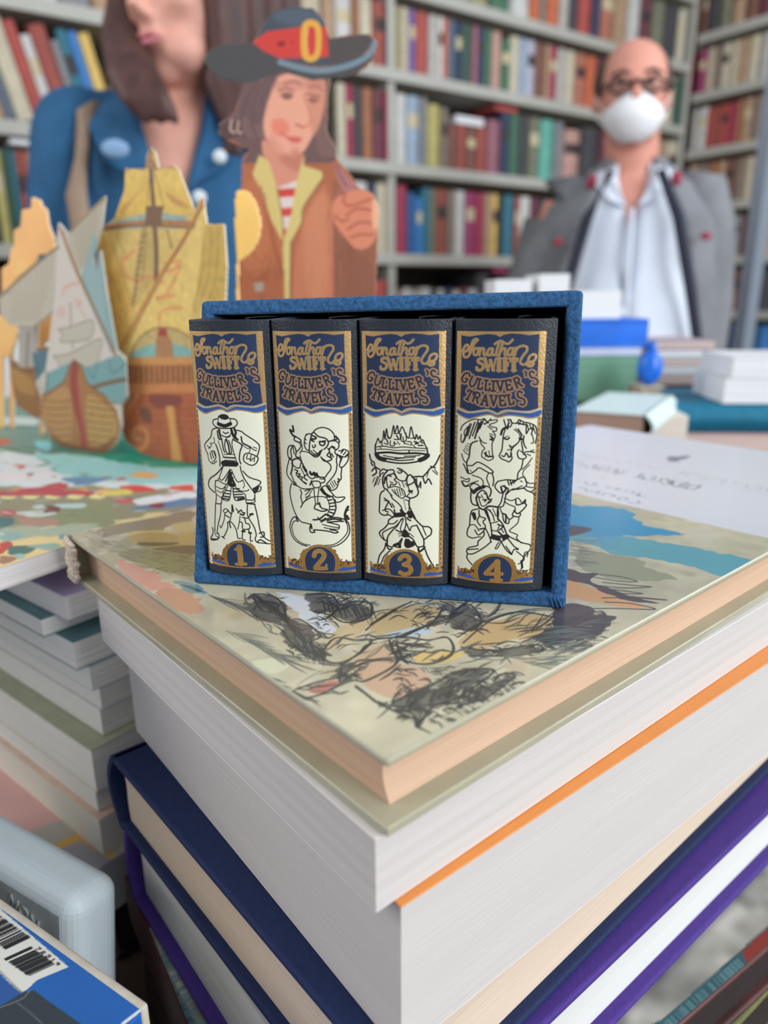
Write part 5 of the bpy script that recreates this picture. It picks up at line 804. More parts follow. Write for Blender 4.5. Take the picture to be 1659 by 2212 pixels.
def paintA(cv):
    f, l = cv.fill, cv.line
    f([(-200,0),(900,0),(900,2300),(-200,2300)], (186,178,164)); cv.mottle(.05, 18)
    f([(440,640),(670,370),(640,560),(580,760),(500,860),(460,720)], (182,172,152)); l([(455,590),(560,480),(668,380)], 22, (150,128,92)); 
    for k in range(6): l([(480+k*26,600-k*28),(520+k*16,820-k*20)], 6, (134,124,100), al=.8)
    f([(600,600),(640,680),(680,1000),(760,1330),(700,1390),(560,1050),(520,880)], (138,168,168)); f([(540,880),(600,700),(640,900),(680,1200),(640,1200)], (146,172,172))
    f([(375,540),(430,610),(480,850),(720,1390),(640,1460),(480,1420),(290,1500),(350,1000)], (208,198,188)); l([(385,570),(480,830),(600,1080),(740,1390)], 22, (170,122,74)); l([(405,590),(500,850),(740,1370)], 6, WD)
    f([(365,690),(0,1000),(-10,1120),(60,1190),(210,1200),(330,1110)], (190,180,162)); l([(370,690),(200,830),(0,1010)], 22, (140,120,92))
    for k in range(9): l([(340-k*36,740+k*30),(300-k*26,960+k*8),(240-k*22,1170)], 6, (140,128,108), al=.8)
    for p in ([(400,1000),(420,950),(500,920)],[(370,1110),(400,1080),(410,1120),(370,1130)],[(480,1030),(520,1050),(490,1070)],[(520,1100),(540,1130)]): l(p, 16, (214,150,134), al=.7)
    for p, c in (([(370,1220),(460,1200),(570,1160),(600,1180),(590,1260),(540,1290),(390,1300),(400,1250)],(190,182,166)),([(340,1390),(450,1370),(640,1280),(640,1360),(600,1450),(400,1470),(370,1420)],(190,182,166))): f(p, c, sm=True); l(p+[p[0]], 6, (130,116,96))
    l([(450,1050),(455,1200)], 9, (110,100,84)); l([(465,1300),(465,1340)], 9, (110,100,84))
    f([(300,1500),(360,1470),(450,1430),(500,1430),(560,1460),(700,1400),(760,1380),(810,1430),(805,1640),(770,1700),(720,1690),(560,1590),(280,1640)], (120,160,160)); l([(560,1470),(600,1530),(620,1440)], 7, (80,110,110)); l([(700,1420),(720,1500),(800,1440)], 7, (80,110,110)); l([(590,1590),(700,1560),(800,1540)], 26, (120,96,66)); l([(300,1490),(300,1600)], 10, (86,96,84))
    f([(270,1640),(400,1560),(450,1460),(520,1440),(560,1560),(680,1650),(750,1740),(770,1850),(740,1960),(640,2030),(480,2030),(330,1920),(255,1760)], (164,116,66), sm=False); f([(300,1660),(440,1600),(450,1960),(340,1880),(280,1780)], (182,138,86), sm=True, feather=2); f([(560,1640),(680,1700),(740,1800),(720,1920),(580,1960),(550,1800)], (186,148,86), sm=True, feather=2)
    for k in range(7):
        y = 1670+k*44; l([(275+k*10,y),(360,y+14),(450,y+4)], 7, (124,82,48)); l([(550,y),(650,y+16),(745-k*6,y+20)], 7, (124,82,48))
    for _ in range(40): x = random.uniform(290,720); y = random.uniform(1660,1950); l([(x,y),(x+2,y+36)], 5, (132,90,54), al=.7)
    l([(480,1450),(470,1560),(490,1700),(530,1860),(545,2010)], 74, (152,66,52)); l([(500,1560),(520,1750),(560,2000)], 22, (176,90,76)); l([(270,1640),(400,1560),(450,1450),(520,1450),(560,1560),(680,1650)], 9, (110,70,44)); f([(300,1900),(480,1960),(640,1970),(740,1900),(640,2040),(480,2040)], (124,78,48), sm=True, al=.8, feather=2)
def paintC(cv):
    f, l = cv.fill, cv.line
    f([(-200,0),(900,0),(900,2300),(-200,2300)], (152,104,58)); f([(60,1150),(230,1150),(240,1460),(120,1460)], (176,168,158)); l([(180,1240),(170,1460)], 20, (120,110,100)); f([(205,1370),(310,1340),(290,1600),(240,1620)], (86,122,136)); l([(230,1400),(260,1580)], 8, (60,90,100)); f([(80,1460),(200,1540),(220,1640),(110,1600)], (176,130,68), sm=True); l([(80,1450),(160,1490),(240,1470)], 12, (104,72,48))
    f([(120,690),(200,690),(230,900),(130,900)], (150,120,110), sm=True)
c3 = sd
card('ship_cutout', 'printed card galleon with ochre sails', (420,1002), sd, [([(955,50),(992,90),(1012,190),(1110,170),(1140,200),(1245,470),(1270,400),(1300,375),(1318,545),(1432,545),(1450,800),(1440,1040),(1440,1400),(1560,1400),(1560,2075),(1100,2075),(900,2010),(800,1930),(768,1800),(775,1720),(830,1650),(805,1500),(810,1400),(740,1380),(640,1060),(622,600),(730,510),(795,330),(800,190),(930,190),(935,110)], False)], paintB, Z4, .00042)
card('ship_cutout', 'printed card boat with white sails and a red keel', (250,984), sd, [([(372,535),(395,560),(432,605),(452,585),(560,470),(672,362),(650,560),(590,760),(620,850),(640,700),(690,1040),(745,1350),(800,1400),(812,1640),(770,1705),(778,1840),(740,1960),(640,2030),(480,2032),(330,1925),(258,1800),(262,1660),(225,1560),(290,1480),(345,1100),(210,1205),(60,1190),(0,1120),(-10,1000),(200,820),(360,690)], False)], paintA, Z4, .00042)
card('ship_cutout', 'printed card stern of a small brown boat', (170,958), sd, [([(55,1395),(120,1440),(120,1100),(240,1060),(235,1330),(330,1320),(320,1600),(330,1800),(230,1790),(100,1700),(75,1560)], False)], paintC, Z4, .0006)
def paintO(c):
    def g(cv): cv.a[..., :3] = np.array(c)/255.; cv.mottle(.03, 20)
    return g
OR = (255, 190, 116)
card('flame_cutout', 'bright orange stepped card shape', (60, 930), sd, [([(200,370),(255,395),(262,420),(300,460),(312,560),(345,640),(350,700),(290,745),(250,740),(220,800),(120,880),(15,1000),(10,830),(55,800),(70,700),(90,690),(85,590),(130,560),(140,450),(200,440)], False), ([(60,880),(84,900),(84,1930),(62,1930)], False)], paintO(OR), Z4, .0008)
card('flame_cutout', 'orange card tab between the sails', (120, 943), sd, [([(332,1108),(322,1200),(310,1295),(190,1365),(205,1280),(225,1200)], False), ([(255,1280),(275,1290),(275,1900),(255,1900)], False)], paintO(OR), Z4, .0008)
card('flame_cutout', 'orange card tab at the left edge', (10, 925), sd, [([(-60,1120),(50,1140),(105,1185),(110,1250),(90,1330),(60,1400),(-60,1400)], False), ([(-60,1200),(20,1200),(20,1880),(-60,1880)], False)], paintO((255,196,120)), Z4, .0008)
bdv = dirv(-4)
def paintBoy(cv):
    f, l = cv.fill, cv.line
    f([(-100,-100),(1700,-100),(1700,2600),(-100,2600)], (176,104,70)); cv.mottle(.04, 26)
    f([(170,960),(180,880),(290,820),(360,590),(560,480),(980,540),(960,700),(950,950),(1030,1090),(1040,1150),(980,1180),(350,1180),(400,1080)], (112,84,82))
    for k in range(24): x = 330+k*9; l([(x+110,560+k*3),(x+30,700),(x-60+k*8,900),(x-20+k*8,1000)], 7, random.choice([(150,120,112),(90,64,66),(132,104,98)]), al=.8)
    for k in range(10): x = 880+k*12; l([(x,900),(x+10,1050),(x+40,1130)], 7, (140,106,98), al=.7)
    f([(190,900),(300,880),(330,960),(260,1010),(200,980)], (90,66,62), sm=True); l([(270,870),(260,940),(290,960)], 12, (206,176,160)); l([(320,880),(310,950),(340,960)], 12, (196,164,150))
    f([(600,560),(780,520),(930,560),(945,700),(920,850),(860,980),(780,1110),(690,1150),(600,1110),(520,1010),(500,860),(540,700)], (232,164,138), sm=True, feather=1); f([(820,560),(945,580),(930,850),(860,980),(830,800)], (204,134,108), al=.7, sm=True, feather=4)
    f([(560,880),(640,860),(690,920),(660,980),(580,970)], (228,118,96), al=.7, sm=True, feather=5); f([(600,600),(700,570),(900,570),(930,640),(600,650)], (196,130,112), al=.5, sm=True, feather=4)
    f([(668,995),(735,988),(775,1002),(760,1032),(712,1036)], (214,96,84), al=.8, sm=True, feather=2); l([(625,962),(680,1000),(725,1012),(772,1002)], 8, (176,74,66), al=.8); f([(520,1040),(620,1120),(690,1155),(640,1080),(560,980)], (206,134,112), al=.5, sm=True, feather=5)
    f([(632,692),(670,678),(706,692),(698,716),(652,720)], (120,80,66), al=.85, sm=True, feather=1); f([(826,727),(860,716),(894,730),(860,748)], (132,84,68), al=.8, sm=True, feather=1); l([(622,690),(668,670),(716,690)], 8, (110,70,60), al=.8); l([(818,722),(860,706),(902,726)], 7, (120,76,62), al=.8); l([(610,660),(660,640),(720,660)], 10, (150,96,84)); l([(800,680),(870,690),(910,700)], 9, (150,96,84)); l([(650,610),(720,590),(770,610)], 16, (170,112,100), al=.8); l([(840,630),(880,620),(920,650)], 12, (160,104,90), al=.8)
    l([(790,700),(830,800),(840,880),(790,920),(730,900)], 14, (206,130,104), al=.8); l([(740,900),(790,925)], 9, (170,90,74)); f([(690,1080),(760,1070),(740,1120)], (216,146,120), sm=True, feather=2)
    f([(500,1010),(600,1110),(690,1155),(780,1110),(770,1250),(720,1370),(610,1370),(500,1130)], (214,142,118), sm=True); f([(620,1130),(780,1110),(770,1240),(660,1200)], (184,110,90), al=.6, sm=True, feather=4)
    f([(600,1360),(760,1300),(740,1600),(680,1760),(630,1700)], (224,204,196))
    for y in (1390, 1530, 1680): f([(600,y-20),(745,y-30),(740,y+30),(610,y+40)], (206,70,62))
    f([(420,1260),(470,1120),(540,1170),(600,1370),(640,1600),(640,1760),(560,1600),(480,1380)], (214,190,120)); f([(800,1110),(790,1200),(920,1240),(930,1290),(860,1400),(790,1500),(780,1600),(700,1750),(690,2200),(650,2200),(640,1750),(700,1560),(730,1370),(770,1200)], (214,192,122)); l([(600,1370),(640,1600),(640,1760)], 8, (140,110,60)); l([(930,1290),(790,1500),(775,1620),(700,1760)], 8, (130,90,56))
    f([(940,1330),(1000,1500),(1010,1900),(1000,2500),(700,2500),(720,1900),(790,1600)], (200,124,92), al=.8, feather=3); f([(1000,1300),(1320,1400),(1320,2500),(1010,2500)], (146,92,72), al=.8, feather=2); l([(480,1350),(560,1700),(640,2000)], 8, (130,70,50)); l([(700,1750),(690,2400)], 9, (120,66,46)); l([(430,1830),(480,1900),(530,1840)], 12, (140,72,50))
    for k in range(60):
        x = random.uniform(330,1290); y = random.uniform(1300,2200)
        if 600 < x < 800: continue
        l([(x,y),(x+random.uniform(-14,14),y+random.uniform(60,160)),(x+random.uniform(-20,20),y+random.uniform(180,320))], random.uniform(6,16), random.choice([(150,84,60),(196,122,88),(206,136,100),(134,76,56)]), al=.35)
    f([(360,1400),(440,1300),(520,1500),(540,1900),(420,2000),(330,1800)], (200,122,84), al=.5, sm=True, feather=6); f([(800,1620),(900,1400),(960,1500),(960,2100),(820,2200)], (212,140,104), al=.5, sm=True, feather=6)
    for k in range(14): x = 310+k*26; l([(x,1950),(x+8,2400)], 6, (150,80,56), al=.8)
    for k in range(12): x = 1020+k*24; l([(x,1700+k*20),(x+4,2400)], 7, (116,72,58), al=.7)
    f([(430,2050),(500,2040),(500,2110),(440,2110)], (170,150,140)); f([(1010,1180),(1160,1330),(1150,1400),(1080,1400)], (176,116,110), sm=True); l([(1020,1200),(1100,1350)], 9, (120,80,80))
    f([(1000,1500),(1020,1440),(1090,1400),(1200,1370),(1300,1410),(1330,1500),(1320,1700),(1260,1790),(1170,1800),(1110,1740),(1060,1680),(1010,1600)], (216,134,104), sm=True)
    for p in ([(1090,1400),(1080,1460),(1130,1490),(1280,1440)],[(1100,1560),(1180,1510),(1310,1530)],[(1110,1660),(1200,1610),(1310,1620)],[(1130,1720),(1200,1700),(1290,1700)],[(1020,1560),(1060,1600),(1110,1590)]): l(p, 16, (168,88,66), al=.8)
    f([(1290,1450),(1335,1500),(1325,1640),(1290,1640)], (236,176,140), sm=True, feather=3)
    f([(60,440),(110,350),(230,310),(440,310),(620,420),(820,480),(1000,500),(1130,440),(1260,380),(1320,290),(1330,400),(1170,530),(1050,570),(850,580),(640,520),(400,600),(230,590),(110,520)], (78,76,76)); f([(440,330),(480,200),(560,80),(700,40),(860,60),(940,150),(980,280),(1250,240),(1310,300),(1200,420),(1050,480),(850,480),(640,430)], (74,80,90)); f([(970,290),(1240,245),(1290,320),(1160,430),(980,470)], (84,76,74)); f([(560,120),(700,60),(880,90),(930,180),(700,180)], (88,98,112), al=.8, sm=True, feather=5)
    l([(620,450),(800,500),(950,510),(1130,470),(1260,400),(1305,310)], 34, (120,138,150)); f([(425,310),(520,230),(760,195),(880,190),(960,195),(972,410),(800,420),(620,425),(500,370)], (208,66,58), sm=False); f([(600,310),(650,300),(650,330),(610,335)], (140,40,40), sm=True); f([(690,300),(720,300),(720,320)], (140,40,40))
    l([(840,165),(800,190),(790,300),(800,400),(840,425),(885,400),(900,300),(890,190),(840,165)], 38, (226,168,72)); l([(820,200),(812,300),(822,385)], 7, (246,206,120))
    f([(560,560),(400,640),(340,800),(470,900),(540,700),(600,570)], (104,78,78), al=.7, sm=True, feather=4)
Z5 = (420, 0, 3.352)
boyP = onY(650, 700, .475); bx_, by_ = 650, None
def boy_base():
    # pixel of the card's foot on the open book at this depth
    v = np.array([boyP[0], .475, PH]); D = v@F; return (829.5+FPX*(v@RV)/D, 1106-FPX*(v@UV)/D)
card('boy_cutout', 'printed card boy in a black hat with gold buckle and orange jacket', boy_base(), bdv, [([(70,440),(80,400),(120,350),(230,320),(420,312),(450,270),(480,200),(560,90),(700,45),(860,60),(940,150),(978,278),(1120,250),(1250,243),(1300,270),(1322,310),(1300,400),(1250,480),(1170,530),(1060,562),(985,562),(965,700),(955,950),(1025,1080),(1030,1150),(1110,1240),(1190,1360),(1290,1400),(1335,1500),(1330,1700),(1312,2130),(1312,3400),(290,3400),(300,2000),(330,1700),(345,1150),(400,1080),(260,1030),(175,965),(180,890),(285,820),(362,600),(230,582),(120,520)], False)], paintBoy, Z5, .00055)
card('flame_cutout', 'yellow card tab beside the orange jacket', (530, 976), bdv, [([(300,1400),(345,1378),(400,1400),(450,1480),(480,1600),(470,1720),(420,1810),(330,1890),(300,1860),(290,1600)], True), ([(300,1700),(322,1700),(322,3300),(300,3300)], False)], paintO((255,206,116)), Z5, .0009)
# ================================================================ piles further back on the right of the table
def pilebook(name, label, cat, pL, pR, h0, h1, depth, cover, pages, spine='b', tc=.0025, ov=.003, soft=False, group=None, top=None, La=None):
    """book whose near edge runs from photo point pL to pR on its top level h1"""
    a, b = onz(*pL, h1)[:2], onz(*pR, h1)[:2]; d = b-a; L = La or float(np.linalg.norm(d)); ang = math.degrees(math.atan2(d[1], d[0]))
    e = book(name, label, cat, a, ang, L, depth, h0, h1, cover, pages, spine, tc=tc, ov=ov, soft=soft, group=group)
    if top:
        for ch in e.children:
            if ch.name.startswith('front_cover'): ch.data.materials[0] = top
    return e
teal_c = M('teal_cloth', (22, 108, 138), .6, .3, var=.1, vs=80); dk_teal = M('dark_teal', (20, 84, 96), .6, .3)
pinkp = PAGES('pinkish_pages', (206, 184, 176), var=.05, k=900); brownp = PAGES('brown_pages', (176, 146, 130), var=.06, k=900); whitep = PAGES('bright_pages', (226, 228, 230), var=.03, k=900)
mint = M('mint_cover', (206, 224, 222), .4, .4); wh = M('white_gloss', (226, 228, 232), .4, .4); mauve = M('mauve_cover', (176, 160, 168), .5, .4); blu = M('bright_blue_plastic', (16, 104, 214), .35, .5, var=.15, vs=30); lav = M('lavender_cover', (190, 198, 226), .5, .4); sage = M('sage_green_cover', (112, 160, 134), .5, .4, var=.08, vs=30)
TABLE_ = TABLE-CZ
def blk(name, label, cat, xa, xb, yt, yb, Y, depth, cover, pages, ang=0., **k):
    """book or box whose front face stands at depth Y between the given sight lines"""
    Lp, Rp = onY(xa, yt, Y), onY(xb, yt, Y); z0 = onY(xa, yb, Y)[2]
    return book(name, label, cat, (float(Lp[0]), Y), ang, float(Rp[0]-Lp[0]), depth, z0-CZ, float(Lp[2])-CZ, cover, pages, 'b', **k), (float(Lp[0]), float(Rp[0]), z0-CZ)
def column(x0, x1, y, d, ztop, what, cols_, where):
    n = len(cols_); dz = (ztop-TABLE_)/n; nm = ['lowest', 'second', 'third', 'fourth', 'fifth', 'sixth']
    for k, (cn, cc) in enumerate(cols_):
        ps = 'only' if n == 1 else ('topmost' if k == n-1 else nm[k])
        book('hardcover_book' if what == 'book' else 'storage_box', '%s %s %s, %s from the table up' % (cn, what, where, ps), what, (x0+.003, y+.003), 0, x1-x0-.006, d, TABLE_+dz*k+.0002, TABLE_+dz*(k+1)-.0003, M('col_'+cn, cc, .6), brownp if what == 'book' else M('col_'+cn, cc, .6), 'b', tc=.002)
def stack(spec, cols_, what, where, depth):
    e, (x0, x1, z0) = spec; column(x0, x1, spec_y[0], depth-.006, z0-.0002, what, cols_, where)
spec_y = [0]
# teal hardcover with pinkish neighbour below
Tc = onz(1452, 872, -.106); tx0, ty0 = float(Tc[0]), float(Tc[1])
book('hardcover_book', 'large teal hardcover in the nearest pile behind the white title band', 'book', (tx0, ty0), -6, .26, .18, -.130, -.106, teal_c, pinkp, '-b', top=None) if False else None
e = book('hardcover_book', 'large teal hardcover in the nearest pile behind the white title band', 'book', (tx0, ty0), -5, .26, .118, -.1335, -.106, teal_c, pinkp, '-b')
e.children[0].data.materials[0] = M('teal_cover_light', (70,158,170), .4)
book('hardcover_book', 'book with pinkish page edges directly under the large teal hardcover', 'book', (tx0-.012, ty0-.006), -6, .27, .122, -.162, -.1338, M('rose_cover', (190,156,150), .6), pinkp, 'b', soft=True, tc=.0012, ov=0)
nmz = [('grey',(120,120,120)),('wine red',(110,40,50)),('dark green',(40,70,56)),('beige',(190,176,150)),('navy blue',(30,40,70))]
dz = (-.1624-TABLE_)/5
for k, (cn, cc) in enumerate(nmz): book('hardcover_book', '%s hardcover in the column supporting the teal book, %s from the table up' % (cn, ['first','second','third','fourth','fifth'][k]), 'book', (tx0-.006, ty0), -6, .25, .110, TABLE_+dz*k+.0002, TABLE_+dz*(k+1)-.0003, M('fill_'+cn.replace(' ','_'), cc), brownp, 'b')
for nm, yb_, yt_, xa, lb in (('paperback', 851, 818, 1568, 'white paperback lying on the teal hardcover at the right edge'), ('paperback', 817.4, 772, 1586, 'bright white thick book topmost of the pile on the teal hardcover')):
    Y_ = .69; x_ = onY(xa, yt_, Y_); z1 = onY(xa, yt_, Y_)[2]-CZ; z0 = -.1056 if yb_ == 851 else zz
    book(nm, lb, 'book', (float(x_[0]), Y_), -4, .16, .085, z0, z1, wh, whitep, 'b', soft=True, tc=.0012, ov=0); zz = z1+.0004
# mint covered book and cream block
Mc = onz(1246, 884, -.100); Md = onz(1350, 893, -.100)
mdv = onz(1492, 828, -.100)-onz(1350, 893, -.100); ma = math.degrees(math.atan2(mdv[1], mdv[0]))-90
e = book('hardcover_book', 'mint white covered book with brown page block right beside the slipcase', 'book', (float(Mc[0])-.004, float(Mc[1])), max(-30, ma), .062, .13, -.123, -.100, mint, brownp, 'a', tc=.0022, ov=.001)
cl = [('black',(40,40,44)),('sandy tan',(180,150,110)),('royal blue',(50,80,140)),('cream white',(200,190,170)),('coffee brown',(96,70,50))]
column(float(Mc[0])+.018, float(Mc[0])+.066, float(Mc[1])-.008, .10, -.1234, 'book', cl, 'beneath the mint covered book')
Cc_ = onz(1358, 872, -.106)
book('paperback', 'cream page block with rounded corner between the mint book and the teal hardcover', 'book', (float(Mc[0])+.070, float(Cc_[1])-.035), -4, .042, .045, -.134, -.112, M('cream_cover', (226,216,204), .5), PAGES('cream2', (226,214,200), k=900), 'b', tc=.001, ov=0, soft=True)
column(float(Mc[0])+.071, float(Mc[0])+.111, float(Cc_[1])-.036, .04, -.1344, 'box', [('ochre brown',(170,120,70)),('dusty grey',(130,130,134))], 'beneath the cream page block')
# column with sage book, lavender magazine, blue packet and white box
Y1 = .79; spec_y[0] = Y1
sp = blk('hardcover_book', 'sage green book standing out behind the right side of the slipcase', 'book', 1246, 1380, 770, 868, Y1, .08, sage, sage, tc=.002, ov=0, soft=True)
stack(sp, [('charcoal',(60,60,64)),('stone grey',(140,138,132)),('slate blue',(84,100,120))], 'box', 'under the sage green book', .08)
blk('magazine', 'thin lavender magazine between the blue packet and the green book', 'magazine', 1246, 1386, 752, 769.2, Y1, .082, lav, lav, tc=.001, ov=0, soft=True)
gp, _ = blk('gift_packet', 'bright blue wrapped packet stacked right of the slipcase under the white box', 'packet', 1246, 1404, 690, 751.2, Y1, .085, blu, blu, tc=.002, ov=0, soft=True, ang=1)
blk('paper_box', 'overexposed white box resting on the bright blue packet', 'box', 1250, 1344, 628, 689, Y1+.005, .07, wh, whitep, tc=.001, ov=0, soft=True)
spec_y[0] = .80
sp = blk('paperback', 'white paperback peeking over the right end of the slipcase top', 'book', 1166, 1232, 592, 640, .80, .08, wh, whitep, tc=.001, ov=0, soft=True)
stack(sp, [('pearl white',(200,200,200)),('powder grey',(170,170,174))], 'box', 'hidden behind the slipcase', .08)
sp = blk('paperback', 'low white paperback left of the taller one above the slipcase rim', 'book', 1070, 1150, 604, 640, .80, .08, wh, whitep, tc=.001, ov=0, soft=True)
stack(sp, [('ivory',(206,200,184)),('ash grey',(150,150,150))], 'box', 'far behind the slipcase', .08)
# crumpled blue bag
bp = onY(1404, 832, .74); e = MB(); e.ell((0,0,.017), (.0125,.011,.0175), 20, 14); e.tube([(0,0,.03),(.002,0,.036),(-.002,0,.041)], [.006,.003,.006], 10)
pk2 = e.build('sweet_bag', blu, smooth=True); pk2.location = (bp[0], .745, bp[2]); tag(pk2, 'small crumpled royal blue bag beside the sage green book', 'bag')
column(bp[0]-.016, bp[0]+.016, .728, .034, bp[2]-CZ-.0002, 'box', [('beige carton',(180,170,150))], 'under the small blue bag')
# mauve and white stack at the far right
yy_ = [738, 756, 774, 792, 810, 832]; spec_y[0] = .84
for k in range(5):
    c_, nm = [(mauve,'mauve'),(M('plum_cover',(140,112,126)),'plum'),(wh,'white'),(M('taupe_cover',(176,164,158)),'taupe'),(M('pale_grey_cover',(204,206,210)),'pale grey')][k]
    sp = blk('paperback', nm+' paperback in the stack right of the blue bag, %s' % ['topmost','second','third','fourth','fifth'][k], 'book', 1412+k*2, 1545-k, yy_[k], yy_[k+1]-.6, .84, .09, c_, pinkp if k % 2 == 0 else whitep, soft=True, tc=.0012, ov=0)
stack(sp, [('grape purple',(90,60,110)),('steel grey',(120,124,130)),('brick',(150,50,50))], 'book', 'beneath the mauve paperback stack', .09)
# white paper stack beyond the pop-up at the left edge
lp = onY(-25, 770, .74); book('paper_stack', 'overexposed white paper stack beyond the pop-up at the left edge', 'paper', (lp[0]-.10, .74), 4, .14, .09, TABLE_, lp[2]-CZ+.012, wh, whitep, 'b', tc=.001, ov=0, soft=True)
# table
te = empty('table', (0, .46, 0), 0, 'long dark topped display table carrying all the book piles', 'table'); oak = M('table_top', (62,48,42), .5, .4, var=.1, vs=20, stretch=(1,12,1)); st = M('steel_leg', (90,92,96), .4, .5, metal=.6)
MB().box(-.85, .85, -.48, .48, TABLE-.03, TABLE).build('table_top', oak, te, bevel=.003)
for sx in (-1, 1):
    for sy in (-1, 1): MB().box(sx*.8-.02, sx*.8+.02, sy*.42-.02, sy*.42+.02, 0, TABLE-.0302).build('leg', st, te, bevel=.002)
MB().box(-.78, .78, -.42, .42, TABLE-.09, TABLE-.0302).build('apron', st, te)
# ================================================================ the room and its bookcases
wd = dirv(35.1); wn = np.array([-wd[1], wd[0], 0]); Q = onY(1000, 360, 2.6); Q = np.array([Q[0], Q[1], 0.]); TC = 1.22
rd = dirv(-54.9)
def struct(name, mb, m): o = mb.build(name, m); o['kind'] = 'structure'; return o
wallm = M('wall_paint', (206,200,190), .9, .1, var=.03, vs=4)
struct('floor', MB().box(-4.5, 4.5, -2.5, 5.5, -.05, 0), M('floor_wood', (120,92,66), .5, .4, var=.25, vs=6, stretch=(1,10,1)))
A0 = Q-wd*2.6+wn*.26; A1 = Q+wd*(TC+.3)+wn*.26
struct('wall_back', MB().prism([tuple(A0[:2]), tuple(A1[:2]), tuple((A1+wn*.1)[:2]), tuple((A0+wn*.1)[:2])], 0, 2.9), wallm)
B0 = Q+wd*(TC+.26)+wn*.26; B1 = B0+rd*3.2
struct('wall_right', MB().prism([tuple(B0[:2]), tuple(B1[:2]), tuple((B1+wd*.1)[:2]), tuple((B0+wd*.1)[:2])], 0, 2.9), wallm)
shelf_m = M('shelf_grey', (176,176,168), .5, .4, var=.05, vs=10); shade_m = M('shelf_back', (70,66,62), .8, .2)
def bookcase(name, label, org, d, nrm, t0, t1, levels, ups, dep=.24, top=2.5):
    ang = math.atan2(d[1], d[0]); e = empty(name, (org[0], org[1], 0), ang, label, 'bookcase')
    for z in levels: MB().box(t0, t1, 0, dep-.012, z-.032, z).build('shelf', shelf_m, e, bevel=.002)
    for u in ups: MB().box(u-.012, u+.012, .012, dep-.0125, 0, top).build('upright', shelf_m, e)
    MB().box(t0, t1, dep-.012, dep, 0, top).build('back_panel', shade_m, e)
    return e
LV = [.10, .42, .78, 1.085, 1.355, 1.62, 1.875, 2.10, 2.34]
bookcase('bookcase', 'long grey shelved bookcase filling the back wall', Q, wd, wn, -2.3, TC-.02, LV, [-2.29, -1.55, -.28, TC-.014])
CR = Q+wd*TC; RLV = [.2,.45,.7,.93,1.152,1.365,1.575,1.785,1.995,2.205,2.415]
bookcase('bookcase', 'grey bookcase on the right wall behind the man in the grey jacket', CR, rd, wd, .0, 1.55, RLV, [.80, 1.54])
CN = {'cream':(206,196,170),'tan':(178,144,112),'crimson':(160,40,70),'charcoal':(52,52,58),'rust':(160,98,64),'maroon':(100,42,58),'sky blue':(110,160,186),'white':(208,208,204),'pale blue':(150,172,196),'grey':(128,130,134),'mustard':(186,176,100),'taupe':(130,112,98),'brick red':(156,66,56),'brown':(118,72,58),'mauve':(150,90,104),'navy':(34,46,78),'forest green':(52,100,74),'olive':(112,114,90),'mint':(94,178,160),'pinkish':(196,150,136),'khaki':(150,142,96),'purple':(112,88,154),'red':(176,66,58),'slate':(84,100,120),'orange':(206,96,56),'lavender':(186,184,204),'magenta':(156,48,98),'teal':(34,110,132),'blue':(30,86,150),'bright blue':(48,120,196),'yellow':(228,190,96),'beige':(198,184,158),'black':(34,32,34),'terracotta':(178,104,82),'dark green':(40,76,62),'light grey':(184,180,172)}
ROWD = {}
FAR = []
def row(desc, org, d, ang, zb, zt, items, off=.012, lean=0., cat='book', grp=None):
    """items: (t0, t1, colour, height fraction[, lean degrees])"""
    g = grp or 'books on the '+desc
    ups_ = [-1.55, -.28] if org is Q else [.80]; cl = []
    for it in items:
        t0, t1 = it[0], it[1]
        if t0 > TC-.03 and org is Q: continue
        for U in ups_+([TC-.014] if org is Q else [-.01]):
            if t0 < U+.0135 and t1 > U-.0135:
                if U-.0135-t0 > t1-U-.0135: t1 = U-.0135
                else: t0 = U+.0135
        if t1-t0 > .007: cl.append((t0, t1)+tuple(it[2:]))
    items = cl
    for k, it in enumerate(items):
        t0, t1, cn = it[:3]; hf = it[3] if len(it) > 3 else .88; ln = it[4] if len(it) > 4 else lean
        w = max(.008, t1-t0-.0012); h = min((zt-zb-.034)*hf, zt-zb-.045); dp = min(.19, .13+.05*((k*7) % 5)/5)
        lc = items[k-1][2] if k else None; rc = items[k+1][2] if k+1 < len(items) else None
        if lc and rc: where = 'between %s and %s books' % (lc, rc)
        elif rc: where = 'left end, before a %s book' % rc
        else: where = 'right end, after a %s book' % lc
        FAR.append([desc, cn, where, org, d, t0, w, h, dp, zb, ln, off, g, k])
